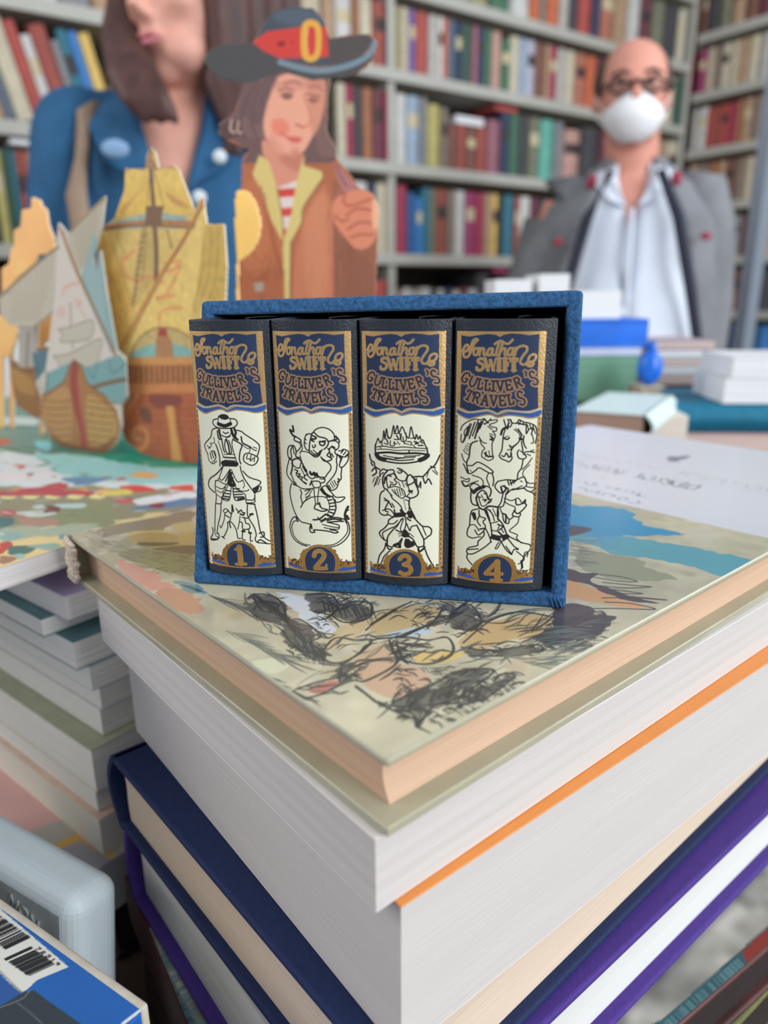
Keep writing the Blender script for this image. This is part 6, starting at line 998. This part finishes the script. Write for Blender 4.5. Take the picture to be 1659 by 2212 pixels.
def build_far():
    seen = {}
    for f in FAR:
        desc, cn, where = f[:3]; lb = '%s book on the %s, %s' % (cn, desc, where); seen.setdefault(lb, []).append(f)
    for lb, fs in seen.items():
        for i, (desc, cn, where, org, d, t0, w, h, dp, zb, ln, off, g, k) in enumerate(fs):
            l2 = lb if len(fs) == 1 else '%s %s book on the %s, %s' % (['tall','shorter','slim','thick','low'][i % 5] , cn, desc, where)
            cg = [int(x*.84+.16*148) for x in CN[cn]]; m = M('book_'+cn.replace(' ','_'), cg, .6, .35, var=.12, vs=30); pg = pg_cream  # veiling haze over the far shelves is mixed into cover colours as grey
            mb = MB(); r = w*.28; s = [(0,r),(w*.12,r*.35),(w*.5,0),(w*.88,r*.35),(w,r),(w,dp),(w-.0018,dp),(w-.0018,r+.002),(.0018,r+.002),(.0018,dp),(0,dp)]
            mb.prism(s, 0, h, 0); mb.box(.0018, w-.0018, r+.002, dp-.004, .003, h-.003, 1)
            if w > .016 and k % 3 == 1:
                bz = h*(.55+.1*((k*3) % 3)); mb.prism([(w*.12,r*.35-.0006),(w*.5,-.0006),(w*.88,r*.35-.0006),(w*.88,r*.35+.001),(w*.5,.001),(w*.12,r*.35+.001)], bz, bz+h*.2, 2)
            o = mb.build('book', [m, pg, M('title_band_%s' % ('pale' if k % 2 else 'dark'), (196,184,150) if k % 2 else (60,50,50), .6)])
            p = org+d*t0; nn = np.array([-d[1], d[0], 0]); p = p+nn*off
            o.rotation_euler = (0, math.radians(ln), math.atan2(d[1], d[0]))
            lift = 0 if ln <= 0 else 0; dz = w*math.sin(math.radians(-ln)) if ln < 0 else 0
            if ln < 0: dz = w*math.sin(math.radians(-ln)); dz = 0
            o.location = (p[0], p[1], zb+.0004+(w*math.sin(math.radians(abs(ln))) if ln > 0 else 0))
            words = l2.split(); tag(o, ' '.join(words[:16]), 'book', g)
LNW = math.cos(math.radians(13))
def wt(x, y):     # place along the back bookcase seen at a photo point
    P = onp(x, y, Q+wn*.012, wn); return float((P-Q)@wd)
def byx(y0, pairs, x0, yf=None):
    out = []; px_ = x0
    for it in pairs:
        xe, cn = it[0], it[1]; ya = y0(px_) if callable(y0) else y0; yb = y0(xe) if callable(y0) else y0
        out.append((wt(px_, ya), wt(xe, yb), cn)+tuple(it[2:])); px_ = xe
    return out
def rnd_fill(t0, t1, names, wmin=.018, wmax=.045):
    out = []; t = t0; k = 0
    while t < t1-.02:
        w = random.uniform(wmin, wmax); out.append((t, min(t+w, t1), random.choice([n for n in names if not out or n != out[-1][2]]), random.uniform(.78,.97))); t += w
    return out
allc = ['cream','tan','crimson','charcoal','rust','maroon','white','grey','brown','brick red','navy','forest green','beige','terracotta','slate','light grey','taupe','dark green']
row('second shelf of the back bookcase', Q, wd, 0, 1.62, 1.875, byx(lambda x: 235+(x-730)*.21, [(750,'cream'),(765,'crimson'),(785,'charcoal'),(808,'rust'),(832,'maroon'),(841,'crimson'),(857,'sky blue'),(880,'white'),(910,'pale blue'),(925,'grey'),(955,'mustard',.82),(970,'taupe',.8),(990,'brown',.6),(1010,'brick red',.62),(1032,'brown',.6),(1055,'brick red',.62),(1085,'mauve',.75),(1103,'navy'),(1125,'forest green'),(1145,'charcoal'),(1168,'olive'),(1200,'mint'),(1218,'grey'),(1258,'pinkish',.8),(1300,'charcoal'),(1330,'maroon'),(1360,'brown'),(1400,'grey'),(1440,'tan'),(1462,'beige'),(1480,'charcoal')], 730))
row('third shelf from the top of the back bookcase', Q, wd, 0, 1.875, 2.10, byx(lambda x: 20+(x-600)*.22, [(545,'white'),(563,'mint'),(600,'dark green'),(625,'grey'),(652,'olive'),(700,'beige'),(725,'tan'),(765,'white'),(778,'rust'),(808,'cream'),(835,'brick red'),(850,'pinkish'),(868,'khaki'),(885,'beige'),(900,'purple'),(928,'red'),(948,'light grey'),(960,'white'),(968,'orange'),(985,'slate'),(1000,'navy'),(1022,'dark green'),(1035,'mauve'),(1048,'navy'),(1065,'forest green'),(1085,'pinkish'),(1105,'forest green',.8),(1125,'cream'),(1140,'pale blue'),(1158,'lavender'),(1180,'brown'),(1190,'tan'),(1205,'crimson'),(1225,'light grey'),(1245,'cream'),(1270,'terracotta'),(1290,'orange'),(1310,'maroon'),(1340,'brown'),(1370,'tan'),(1400,'charcoal'),(1440,'brown'),(1460,'cream'),(1482,'dark green')], 500))
row('top visible shelf of the back bookcase', Q, wd, 0, 2.10, 2.34, byx(lambda x: -40+(x-900)*.22, [(930,'tan'),(980,'brown'),(1020,'grey'),(1060,'khaki'),(1110,'forest green'),(1150,'white'),(1168,'orange'),(1185,'taupe'),(1212,'orange'),(1232,'light grey'),(1252,'charcoal'),(1282,'red'),(1300,'navy'),(1330,'terracotta'),(1360,'tan'),(1385,'white'),(1410,'maroon'),(1440,'olive'),(1468,'charcoal'),(1482,'cream')], 880))
row('fourth shelf of the back bookcase', Q, wd, 0, 1.355, 1.62, byx(lambda x: 440, [(760,'slate'),(800,'white'),(815,'navy'),(835,'cream'),(850,'beige'),(858,'lavender'),(882,'crimson'),(900,'blue',.8),(915,'bright blue',.75),(930,'teal'),(945,'olive'),(968,'brick red'),(985,'taupe'),(1008,'white'),(1030,'magenta'),(1050,'crimson'),(1066,'tan'),(1078,'yellow'),(1090,'black'),(1115,'teal'),(1125,'brick red'),(1150,'white'),(1166,'maroon'),(1200,'charcoal'),(1240,'brown'),(1270,'navy'),(1300,'grey'),(1340,'tan'),(1380,'brown'),(1420,'cream'),(1460,'olive'),(1480,'brown')], 720))
row('lowest visible shelf of the back bookcase', Q, wd, 0, 1.085, 1.355, byx(lambda x: 600, [(770,'brown'),(810,'navy'),(850,'red',.8),(862,'teal',.6),(875,'pinkish',.65),(890,'white',.7),(912,'light grey',.66),(935,'white',.7),(948,'charcoal',.66),(962,'white',.68),(980,'navy',.7),(998,'white',.66),(1015,'maroon',.7),(1035,'white',.68),(1060,'charcoal',.9),(1090,'dark green',.7),(1130,'charcoal'),(1200,'brown'),(1260,'navy'),(1320,'tan'),(1400,'grey'),(1450,'brown'),(1480,'olive')], 700))
# left part, larger because nearer
tl = lambda px_, y: wt(px_, y)
LN = -13
def leanrow():
    xs = [(-60,'navy'),(-34,'rust'),(-12,'grey'),(12,'tan'),(34,'slate'),(78,'cream'),(104,'red'),(128,'white'),(166,'brick red'),(184,'grey'),(206,'teal'),(228,'bright blue'),(254,'yellow')]
    out = []; p = -90
    for x, c in xs: out.append((wt(p, 235), wt(x, 235), c, .93 if c not in ('white','grey') else .82, LN)); p = x
    return out
row('second shelf of the back bookcase, at left', Q, wd, 0, 1.62, 1.875, leanrow(), grp='leaning books at the upper left')
row('second shelf behind the woman', Q, wd, 0, 1.62, 1.875, byx(250, [(290,'white',.75),(330,'beige',.8),(380,'brown'),(420,'grey'),(470,'forest green'),(500,'mint'),(530,'white'),(570,'grey'),(620,'navy'),(670,'brown'),(715,'charcoal')], 268))
row('third shelf behind the woman', Q, wd, 0, 1.875, 2.10, byx(5, [(60,'charcoal'),(130,'white'),(200,'grey'),(270,'tan'),(330,'brown'),(400,'cream'),(450,'navy'),(485,'grey')], -40))
row('fourth shelf of the back bookcase, at left', Q, wd, 0, 1.355, 1.62, byx(430, [(-5,'navy'),(16,'mustard'),(34,'dark green'),(46,'teal'),(64,'brick red'),(84,'terracotta'),(106,'brick red'),(134,'bright blue',.8),(160,'charcoal'),(200,'brown'),(260,'grey'),(330,'beige'),(400,'forest green'),(470,'brown'),(540,'navy'),(620,'tan'),(700,'brown')], -60), grp='books on the fourth shelf at left')
row('lowest visible shelf, at left', Q, wd, 0, 1.085, 1.355, byx(620, [(20,'brown'),(60,'charcoal'),(110,'grey'),(170,'dark green'),(240,'navy'),(320,'brown'),(400,'maroon'),(480,'beige'),(560,'teal'),(640,'navy'),(695,'brown')], -40), grp='books on the lowest shelf at left')
def rt(x, y): P = onp(x, y, CR+wd*.012, wd); return float((P-CR)@rd)
def rrow(desc, zb, zt, y, x0, lst):
    out = []; p = x0
    for it in lst: out.append((rt(p, y), rt(it[0], y), it[1])+tuple(it[2:])); p = it[0]
    row(desc, CR, rd, 0, zb, zt, out, grp='books on the right bookcase')
rrow('right bookcase, highest row in view', 2.205, 2.415, 5, 1488, [(1510,'tan'),(1530,'brown'),(1555,'charcoal'),(1580,'olive'),(1610,'tan'),(1640,'brown'),(1668,'maroon')])
rrow('right bookcase, row at the man\'s crown', 1.995, 2.205, 100, 1488, [(1505,'crimson'),(1530,'magenta'),(1546,'beige'),(1562,'taupe'),(1580,'cream'),(1600,'beige'),(1618,'tan'),(1640,'cream'),(1665,'light grey')])
rrow('right bookcase, row at the man\'s glasses', 1.785, 1.995, 230, 1488, [(1510,'light grey'),(1530,'white'),(1544,'red',.85),(1560,'brick red',.85),(1576,'red',.85),(1592,'crimson',.85),(1606,'rust'),(1625,'tan'),(1645,'taupe'),(1665,'cream')])
rrow('right bookcase, row beside the mask', 1.575, 1.785, 340, 1488, [(1510,'tan'),(1530,'taupe'),(1550,'rust'),(1570,'tan'),(1590,'brown'),(1610,'taupe'),(1630,'beige'),(1650,'brown')])
rrow('right bookcase, row at the jacket shoulder', 1.365, 1.575, 440, 1488, [(1515,'light grey'),(1540,'grey'),(1565,'light grey'),(1585,'cream'),(1605,'grey'),(1640,'brown'),(1670,'tan')])
rrow('right bookcase, row at the jacket pocket', 1.152, 1.365, 560, 1488, [(1520,'black'),(1545,'rust'),(1570,'brown'),(1590,'terracotta'),(1612,'brown'),(1640,'rust'),(1670,'charcoal')])
rrow('right bookcase, lowest row in view', .93, 1.152, 660, 1488, [(1520,'brown'),(1550,'black'),(1580,'brown'),(1610,'blue'),(1640,'teal'),(1668,'bright blue')])
build_far()
# books lying flat on the rows
def flat(label, x, y, zb, m, w, dp, hh):
    t = wt(x, y); p = Q+wd*t+wn*.01; o = MB().box(0, w, 0, dp, 0, hh).build('book', M(*m), bevel=.002); o.location = (p[0], p[1], zb); o.rotation_euler = (0,0,math.atan2(wd[1],wd[0])); tag(o, label, 'book', 'books lying flat on the rows')
hh_ = (1.875-1.62-.034)
flat('white book lying flat on the low brown row of the second shelf', 985, 240, 1.6206+hh_*.62+.001, ('white_gloss',(226,228,232)), .12, .12, .024)
flat('red book lying flat high on the second shelf under the board', 1070, 240, 1.6206+hh_*.88+.001, ('book_red',(176,66,58)), .10, .12, .016)
flat('magenta book lying flat on the lowest visible shelf row', 1066, 570, 1.0856+(1.355-1.085-.034)*.9+.001, ('book_magenta',(170,50,120)), .07, .11, .018)
flat('white book lying flat over the fourth shelf row, upper left', 20, 300, 1.356+(1.62-1.355-.034)*.93, ('white_gloss',(226,228,232)), .16, .12, .012)
# upright post nearer the camera on the right
pp = onY(1628, 400, 2.35); pst = MB().box(-.018, .018, -.03, .03, 0, 2.42).build('shelf_post', M('blue_grey_metal', (150,162,178), .4, .5, metal=.3)); pst.location = (pp[0]+.03, pp[1], 0); pst.rotation_euler = (0,0,math.radians(-54.9)); tag(pst, 'blue grey metal shelf post standing at the right edge', 'post')
# ================================================================ two people behind the table
skin = M('skin', (222,164,146), .55, .4, var=.06, vs=40); skin2 = M('skin_man', (214,150,132), .55, .4, var=.06, vs=40); lip_m = M('lips', (186,96,110), .5); eye_w = M('eye_white', (226,220,214), .3); iris = M('iris', (60,44,34), .3); hair_b = M('brown_hair', (74,48,44), .55, .4, var=.35, vs=60, stretch=(1,1,.12), bump=.6, bs=160); hair_g = M('dark_grey_hair', (80,66,60), .6, .3, var=.3, vs=80)
def remesh(o, v=.006, sm=4):
    m_ = o.modifiers.new('voxel', 'REMESH'); m_.mode = 'VOXEL'; m_.voxel_size = v; m_.use_smooth_shade = True
    s_ = o.modifiers.new('smooth', 'SMOOTH'); s_.iterations = sm; s_.factor = .5
def ring(z, hw, hd, cx=0, cy=0, n=28): return [(cx+hw*math.cos(2*math.pi*k/n), cy+hd*math.sin(2*math.pi*k/n), z) for k in range(n)]
def head_parts(mb, hc, hs, R):
    """skull, jaw, nose, ears, brow about the head centre hc; hs = head height; R turns the head"""
    def at(x, y, z): v = R @ Vector((x*hs, y*hs, z*hs)); return (hc[0]+v.x, hc[1]+v.y, hc[2]+v.z)
    def e(x, y, z, a, b, c): mb.ell(at(x,y,z), (a*hs, b*hs, c*hs), 20, 14, rot=R)
    e(0, .04, .12, .335, .41, .37); e(0, -.06, -.08, .29, .30, .30); e(0, -.12, -.28, .20, .22, .20); e(0, -.26, -.40, .10, .09, .075)
    e(.12, -.20, -.30, .13, .15, .13); e(-.12, -.20, -.30, .13, .15, .13); e(.16, -.24, -.06, .10, .10, .09); e(-.16, -.24, -.06, .10, .10, .09)
    mb.tube([at(0,-.345,.06), at(0,-.40,-.04), at(0,-.455,-.125)], [.035*hs,.045*hs,.062*hs], 12); e(.05,-.40,-.135,.04,.045,.035); e(-.05,-.40,-.135,.04,.045,.035)
    e(0, -.33, .10, .20, .06, .045); e(0,-.35,-.235,.10,.05,.055)
    for s in (-1, 1): e(s*.34, .04, -.02, .035, .085, .13)
    return at
def face_extras(at, hs, R, root, brows, lipm, brow_m):
    for s in (-1, 1):
        MB().ell(at(s*.135,-.315,.03), (.058*hs,.04*hs,(.022 if root is man else .036)*hs), 16, 10, rot=R).build('eye', eye_w, root, smooth=True)
        MB().ell(at(s*.135,-.345,.03), (.028*hs,.016*hs,(.020 if root is man else .028)*hs), 14, 8, rot=R).build('iris', iris, root, smooth=True)
        b = MB(); b.tube([at(s*.06,-.372,.115), at(s*.14,-.368,.14), at(s*.23,-.31,.11)], [.016*hs,.02*hs,.01*hs], 8); b.build('eyebrow', brow_m, root, smooth=True)
    l = MB(); l.tube([at(-.095,-.362,-.245), at(-.04,-.398,-.228), at(0,-.40,-.234), at(.04,-.398,-.228), at(.095,-.362,-.245)], [.006*hs,.015*hs,.014*hs,.015*hs,.006*hs], 8); l.tube([at(-.09,-.37,-.26), at(0,-.405,-.272), at(.09,-.37,-.26)], [.006*hs,.020*hs,.006*hs], 8)
    l.build('lips', lipm, root, smooth=True)
def hand(mb, w, d, side, sc=1.):
    """palm and five fingers from the wrist w, pointing along d, slightly curled"""
    d = Vector(d).normalized(); a = Vector((0,0,1)) if abs(d.z) < .8 else Vector((0,-1,0)); s = d.cross(a).normalized(); n = s.cross(d).normalized(); w = Vector(w)
    mb.tube([w, w+d*.035*sc, w+d*.085*sc], [.026*sc,.036*sc,.034*sc], 12)
    for i, L in enumerate((.068,.076,.07,.056)):
        b0 = w+d*.08*sc+s*(.027-.018*i)*sc; b1 = b0+(d*.9-n*.25)*L*.5*sc; b2 = b1+(d*.55-n*.7).normalized()*L*.5*sc; mb.tube([b0,b1,b2], [.0095*sc,.0088*sc,.0065*sc], 8)
    b0 = w+d*.02*sc+s*.026*sc*side; mb.tube([b0, b0+(d*.6+s*side*.7).normalized()*.04*sc, b0+(d*.9+s*side*.35-n*.3).normalized()*.072*sc], [.012*sc,.011*sc,.008*sc], 8)
def shell(rows, name, m, root, th_=.008, n=40, closed=False):
    """garment: rows of (z, hw, hd, cx, cy, half opening in radians about the front)"""
    rings = []
    for z, hw, hd, cx, cy, op in rows:
        o_ = []; i_ = []
        for k in range(n+1):
            a = -math.pi/2+op+(2*math.pi-2*op)*k/n
            o_.append((cx+hw*math.cos(a), cy+hd*math.sin(a), z)); i_.append((cx+(hw-th_)*math.cos(a), cy+(hd-th_)*math.sin(a), z))
        rings.append(o_+i_[::-1])
    o = MB().loft(rings).build(name, m, root, smooth=True); return o

# ---- man in a grey jacket and white mask
mx_, my_ = .612, 1.92
man = empty('person', (mx_, my_, 0), math.radians(-14), 'man in grey jacket, white shirt, glasses and white face mask standing at right', 'person')
R = Matrix.Rotation(math.radians(2), 3, 'Z'); hs = .242; hc = (-.016, -.02, 1.672)
b = MB(); at = head_parts(b, hc, hs, R)
b.tube([(0,.03,1.40),(0,.02,1.50),(-.01,0,1.60)], [.085,.062,.064], 20)
tor = [(.92,.17,.12),(1.0,.185,.15),(1.1,.195,.165),(1.2,.19,.155),(1.3,.185,.13),(1.38,.19,.115),(1.45,.165,.10),(1.50,.09,.075),(1.53,.06,.06)]
b.loft([ring(z, w, d, 0, .03-.02*(1 if z < 1.25 else 0)) for z, w, d in tor])
def limb(mb, pts, r): mb.tube(pts, r, 16)
armL = [(.160,.03,1.445),(.205,.05,1.20),(.20,-.04,.97)]; armR = [(-.160,.03,1.445),(-.235,.02,1.22),(-.23,-.14,1.03)]
for arm, sd_ in ((armL,1),(armR,-1)): limb(b, arm, [.050,.040,.030]); d_ = Vector(arm[2])-Vector(arm[1]); hand(b, arm[2], d_, -sd_)
for s in (-1, 1): limb(b, [(s*.09,.02,.95),(s*.10,.02,.50),(s*.10,.03,.09)], [.095,.06,.042]); b.ell((s*.10,-.04,.045), (.045,.125,.045))
bo = b.build('body', skin2, man, smooth=True); remesh(bo)
face_extras(at, hs, R, man, True, lip_m, hair_g)
h = MB(); h.ell(at(0,.075,.13), (.372*hs,.375*hs,.345*hs), 24, 16, rot=R); hairm = h.build('hair', hair_g, man, smooth=True)
# short hair: keep sides and back, high forehead
for s in (-1, 1): pass
g = MB(); 
for s in (-1, 1): g.tube([at(s*.15-.085,-.385,.03), at(s*.15,-.40,.075), at(s*.15+.085,-.385,.03), at(s*.15+.08,-.385,-.03), at(s*.15,-.40,-.055), at(s*.15-.08,-.385,-.03), at(s*.15-.085,-.385,.03)], .012*hs*1.4, 8); g.tube([at(s*.235,-.37,.04), at(s*.34,-.2,.04), at(s*.35,.03,.03)], .010*hs*1.4, 8)
g.tube([at(-.065,-.40,.03), at(0,-.425,.045), at(.065,-.40,.03)], .011*hs*1.4, 8); g.build('glasses', M('glasses_frame', (50,40,40), .3, .5), man, smooth=True)
mk = MB(); mr = []
for k, (z, w, y) in enumerate(((.06-.10,.055,-.43),(-.09,.17,-.46),(-.16,.26,-.50),(-.23,.285,-.515),(-.30,.26,-.50),(-.38,.20,-.45),(-.46,.09,-.38))):
    mr.append([at(w*math.cos(a)*1., y+.30*(1-math.sin(a))*(w/.285) if True else 0, z) for a in np.linspace(math.pi, 0, 15)] + [at(w*.93*math.cos(a), y+.02+.30*(1-math.sin(a))*(w/.285), z) for a in np.linspace(0, math.pi, 15)])
mk.loft(mr).build('face_mask', M('white_mask', (232,234,238), .8, .1, var=.02), man, smooth=True)
for s in (-1, 1):
    st_ = MB(); st_.tube([at(s*.25,-.24,-.18), at(s*.33,-.08,-.06), at(s*.36,.03,.06)], .0016, 6); st_.tube([at(s*.22,-.22,-.33), at(s*.32,-.05,-.18), at(s*.36,.04,-.08)], .0016, 6); st_.build('mask_strap', M('white_mask', (232,234,238)), man)

shirt_m = M('white_shirt', (214,222,236), .75, .2, var=.03, vs=8, bump=.2, bs=14)
shell([(z, w+.012, d+.014, 0, .03-.02*(1 if z < 1.25 else 0)-(.02 if z < 1.2 else .0), .02 if z < 1.42 else .02+(z-1.42)*4.4) for z, w, d in [(.90,.18,.14)]+tor[1:-1]+[(1.525,.068,.068)]], 'shirt', shirt_m, man)
pl = MB(); pl.tube([(0,-.105,1.42),(0,-.13,1.32),(0,-.155,1.2),(0,-.185,1.1),(0,-.165,.95)], .007, 6); 
for z, y in ((1.38,-.118),(1.30,-.138),(1.21,-.16),(1.12,-.188),(1.03,-.185)): pl.ell((0,y,z), (.006,.003,.006), 10, 6)
pl.build('shirt_placket', shirt_m, man)
co = MB()
for s in (-1, 1): co.loft([[(s*.012,-.098,1.425),(s*.05,-.10,1.44),(s*.055,-.093,1.445),(s*.014,-.09,1.43)],[(s*.055,-.075,1.50),(s*.095,-.06,1.49),(s*.09,-.045,1.50),(s*.05,-.06,1.51)],[(s*.06,.01,1.545),(s*.10,.02,1.52),(s*.09,.03,1.52),(s*.055,.02,1.55)]])
co.build('collar', shirt_m, man)
jk = M('grey_jacket', (124,127,132), .85, .15, var=.12, vs=14, bump=.4, bs=60)
shell([(.80,.235,.185,0,.02,.80),(.95,.245,.20,0,.02,.85),(1.1,.245,.205,0,.02,.82),(1.2,.235,.19,0,.025,.76),(1.3,.225,.165,0,.03,.66),(1.38,.225,.15,0,.03,.56),(1.44,.205,.135,0,.035,.46),(1.48,.165,.115,0,.035,.44),(1.515,.10,.09,0,.03,.5),(1.54,.082,.082,0,.03,.62)], 'jacket', jk, man, th_=.014)
for arm in (armL, armR):
    sl = MB(); p3 = Vector(arm[1]).lerp(Vector(arm[2]), .95); sl.tube([(arm[0][0]*.7,arm[0][1],arm[0][2]+.012), (arm[0][0]*.95,arm[0][1],arm[0][2]+.003), Vector(arm[0]).lerp(Vector(arm[1]),.25), Vector(arm[0]).lerp(Vector(arm[1]),.6), arm[1], Vector(arm[1]).lerp(Vector(arm[2]),.5), p3], [.062,.082,.082,.076,.068,.058,.048], 18); sl.build('sleeve', jk, man, smooth=True)
dk = M('jacket_lining', (44,46,62), .8)
lp_ = MB()
for s in (-1, 1): lp_.tube([(s*.055,-.105,1.50),(s*.10,-.125,1.40),(s*.135,-.165,1.25),(s*.175,-.165,1.08),(s*.165,-.15,.85)], [.010,.013,.013,.012,.010], 8)
lp_.build('lapel_edge', dk, man, smooth=True)
red = M('red_detail', (150,50,72), .7)
for s in (-1, 1): rdm = MB().ell((s*.095,-.062,1.485), (.013,.010,.018), 12, 8).build('collar_trim', red, man, smooth=True)
for s, z in ((1,1.355),(-1,1.35)): MB().ell((s*.165,-.118,z), (.013,.005,.009), 12, 8).build('badge', red, man, smooth=True)
tr = M('dark_trousers', (44,46,56), .8); 
for s in (-1, 1): MB().tube([(s*.095,.02,.99),(s*.105,.02,.5),(s*.10,.03,.10)], [.125,.085,.065], 16).build('trouser_leg', tr, man, smooth=True); MB().ell((s*.10,-.04,.05), (.052,.14,.05)).build('shoe', M('black_shoe', (26,26,28), .4), man, smooth=True)

# ---- woman in a denim shirt
wx_, wy_ = -.282, 1.12
wom = empty('person', (wx_, wy_, 0), math.radians(8), 'woman with long brown hair in a denim shirt, looking away to the left', 'person')
R = Matrix.Rotation(math.radians(-40), 3, 'Z') @ Matrix.Rotation(math.radians(4), 3, 'X'); hs = .216; hc = (.030, -.015, 1.606)
b = MB(); at = head_parts(b, hc, hs, R)
b.tube([(-.01,.03,1.40),(-.0,.015,1.48),(.018,.0,1.55)], [.075,.050,.046], 20)
tor = [(.88,.145,.12),(.96,.155,.13),(1.06,.12,.105),(1.20,.118,.105),(1.31,.126,.13),(1.385,.13,.125),(1.445,.132,.10),(1.485,.098,.075),(1.515,.053,.055)]
b.loft([ring(z, w, d, 0, .03) for z, w, d in tor])
armL = [(.128,.03,1.445),(.165,.03,1.20),(.14,-.13,1.04)]; armR = [(-.135,.0,1.45),(-.165,-.03,1.20),(-.13,-.16,1.04)]
for arm, sd_ in ((armL,1),(armR,-1)): limb(b, arm, [.045,.036,.026]); hand(b, arm[2], Vector(arm[2])-Vector(arm[1]), -sd_, .9)
for s in (-1, 1): limb(b, [(s*.085,.02,.92),(s*.09,.02,.48),(s*.09,.03,.08)], [.09,.055,.038]); b.ell((s*.09,-.03,.04), (.04,.11,.04))
bo = b.build('body', skin, wom, smooth=True); remesh(bo, .0055)
face_extras(at, hs, R, wom, True, M('lips_pink', (200,120,130), .5), hair_b)
hr = MB(); hr.ell(at(0,.13,.16), (.375*hs,.40*hs,.38*hs), 24, 16, rot=R)
random.seed(11)
for s in (-1, 1):
    for k in range(12):
        x = s*(.29+.03*(k % 3)); y = -.12+.055*k; q0 = at(x*.7, y*.8+.05, .36); q1 = at(x*1.12, y, .05); q2 = at(x*1.08, y*.9, -.28)
        if s < 0 and k > 4: continue
        q3 = (q2[0]+random.uniform(-.012,.012), q2[1]-.004, q2[2]-.045); q4 = (q3[0]+random.uniform(-.016,.016), q3[1]-.02, q3[2]-.045); q5 = (q4[0]+random.uniform(-.02,.015), q4[1]-.01, q4[2]-.05)
        hr.tube([q0,q1,q2,q3,q4,q5], [.015,.017,.016,.015,.013,.005], 8)
for k in range(5): q = at(-.20+.10*k, .40, .1); hr.tube([q, (q[0],q[1]+.01,q[2]-.09), (q[0]+.004,q[1]+.0,q[2]-.17)], [.026,.026,.010], 8)
for k in range(5):
    dx = .009*k-.008; hr.tube([(-.040+dx*.5,-.0,1.66), (-.060+dx*.5,-.025,1.60), (-.062+dx*.8,-.055,1.55), (-.048+dx,-.105,1.50), (-.030+dx,-.128,1.465), (-.012+dx,-.130,1.44+.008*(k%2))], [.010,.012,.014,.015,.013,.005], 8)
ho = hr.build('hair', hair_b, wom, smooth=True); remesh(ho, .006, 3)
den = M('denim', (48,92,130), .85, .15, var=.16, vs=26, bump=.4, bs=300)
shell([(z, w+.016, d+.016, 0, .03, op) for (z, w, d), op in zip(tor[1:-1]+[(1.503,.075,.066)], (.015,.015,.015,.03,.14,.26,.40,.58))], 'shirt', den, wom, th_=.006)
co = MB()
for s in (-1, 1): co.loft([[(s*.022,-.122,1.37),(s*.080,-.118,1.40),(s*.078,-.108,1.405),(s*.022,-.112,1.38)],[(s*.05,-.085,1.465),(s*.108,-.07,1.455),(s*.105,-.06,1.465),(s*.045,-.072,1.475)],[(s*.058,.01,1.52),(s*.10,.02,1.485),(s*.09,.03,1.495),(s*.053,.02,1.525)]])
co.build('collar', den, wom, smooth=False)
for arm in (armL, armR):
    sl = MB(); p3 = Vector(arm[1]).lerp(Vector(arm[2]), .35); sx_ = 1 if arm[0][0] > 0 else -1; sl.tube([arm[0], Vector(arm[0]).lerp(Vector(arm[1]),.35), Vector(arm[0]).lerp(Vector(arm[1]),.7), arm[1], p3], [.060,.063,.060,.056,.050], 18); sl.ell((arm[0][0]-sx_*.004,arm[0][1]+.004,arm[0][2]+.004), (.062,.062,.056)); sl.ell((arm[0][0]-sx_*.05,arm[0][1]+.012,arm[0][2]+.022), (.055,.05,.036)); so_ = sl.build('sleeve', den, wom, smooth=True); remesh(so_, .006, 6)
btn = M('pearl_button', (206,214,220), .3)
for x, y, z in ((.062,-.122,1.405),(.035,-.142,1.355),(.010,-.150,1.30),(.010,-.135,1.22)): MB().ell((x,y-.004,z), (.0085,.004,.0085), 14, 8).build('button', btn, wom, smooth=True)
MB().ell((-.062,-.138,1.41), (.017,.005,.011), 14, 8).build('shirt_patch', M('pale_patch', (126,158,192), .7), wom, smooth=True)
MB().tube([(-.085,.04,1.51),(-.108,-.06,1.46),(-.118,-.122,1.36),(-.11,-.125,1.10)], .013, 8).build('bag_strap', M('tan_strap', (150,128,108), .8), wom, smooth=True)
for s in (-1, 1): MB().tube([(s*.085,.02,.99),(s*.09,.02,.48),(s*.09,.03,.09)], [.115,.075,.055], 16).build('trouser_leg', tr, wom, smooth=True); MB().ell((s*.09,-.03,.045), (.046,.125,.045)).build('shoe', M('black_shoe', (26,26,28), .4), wom, smooth=True)
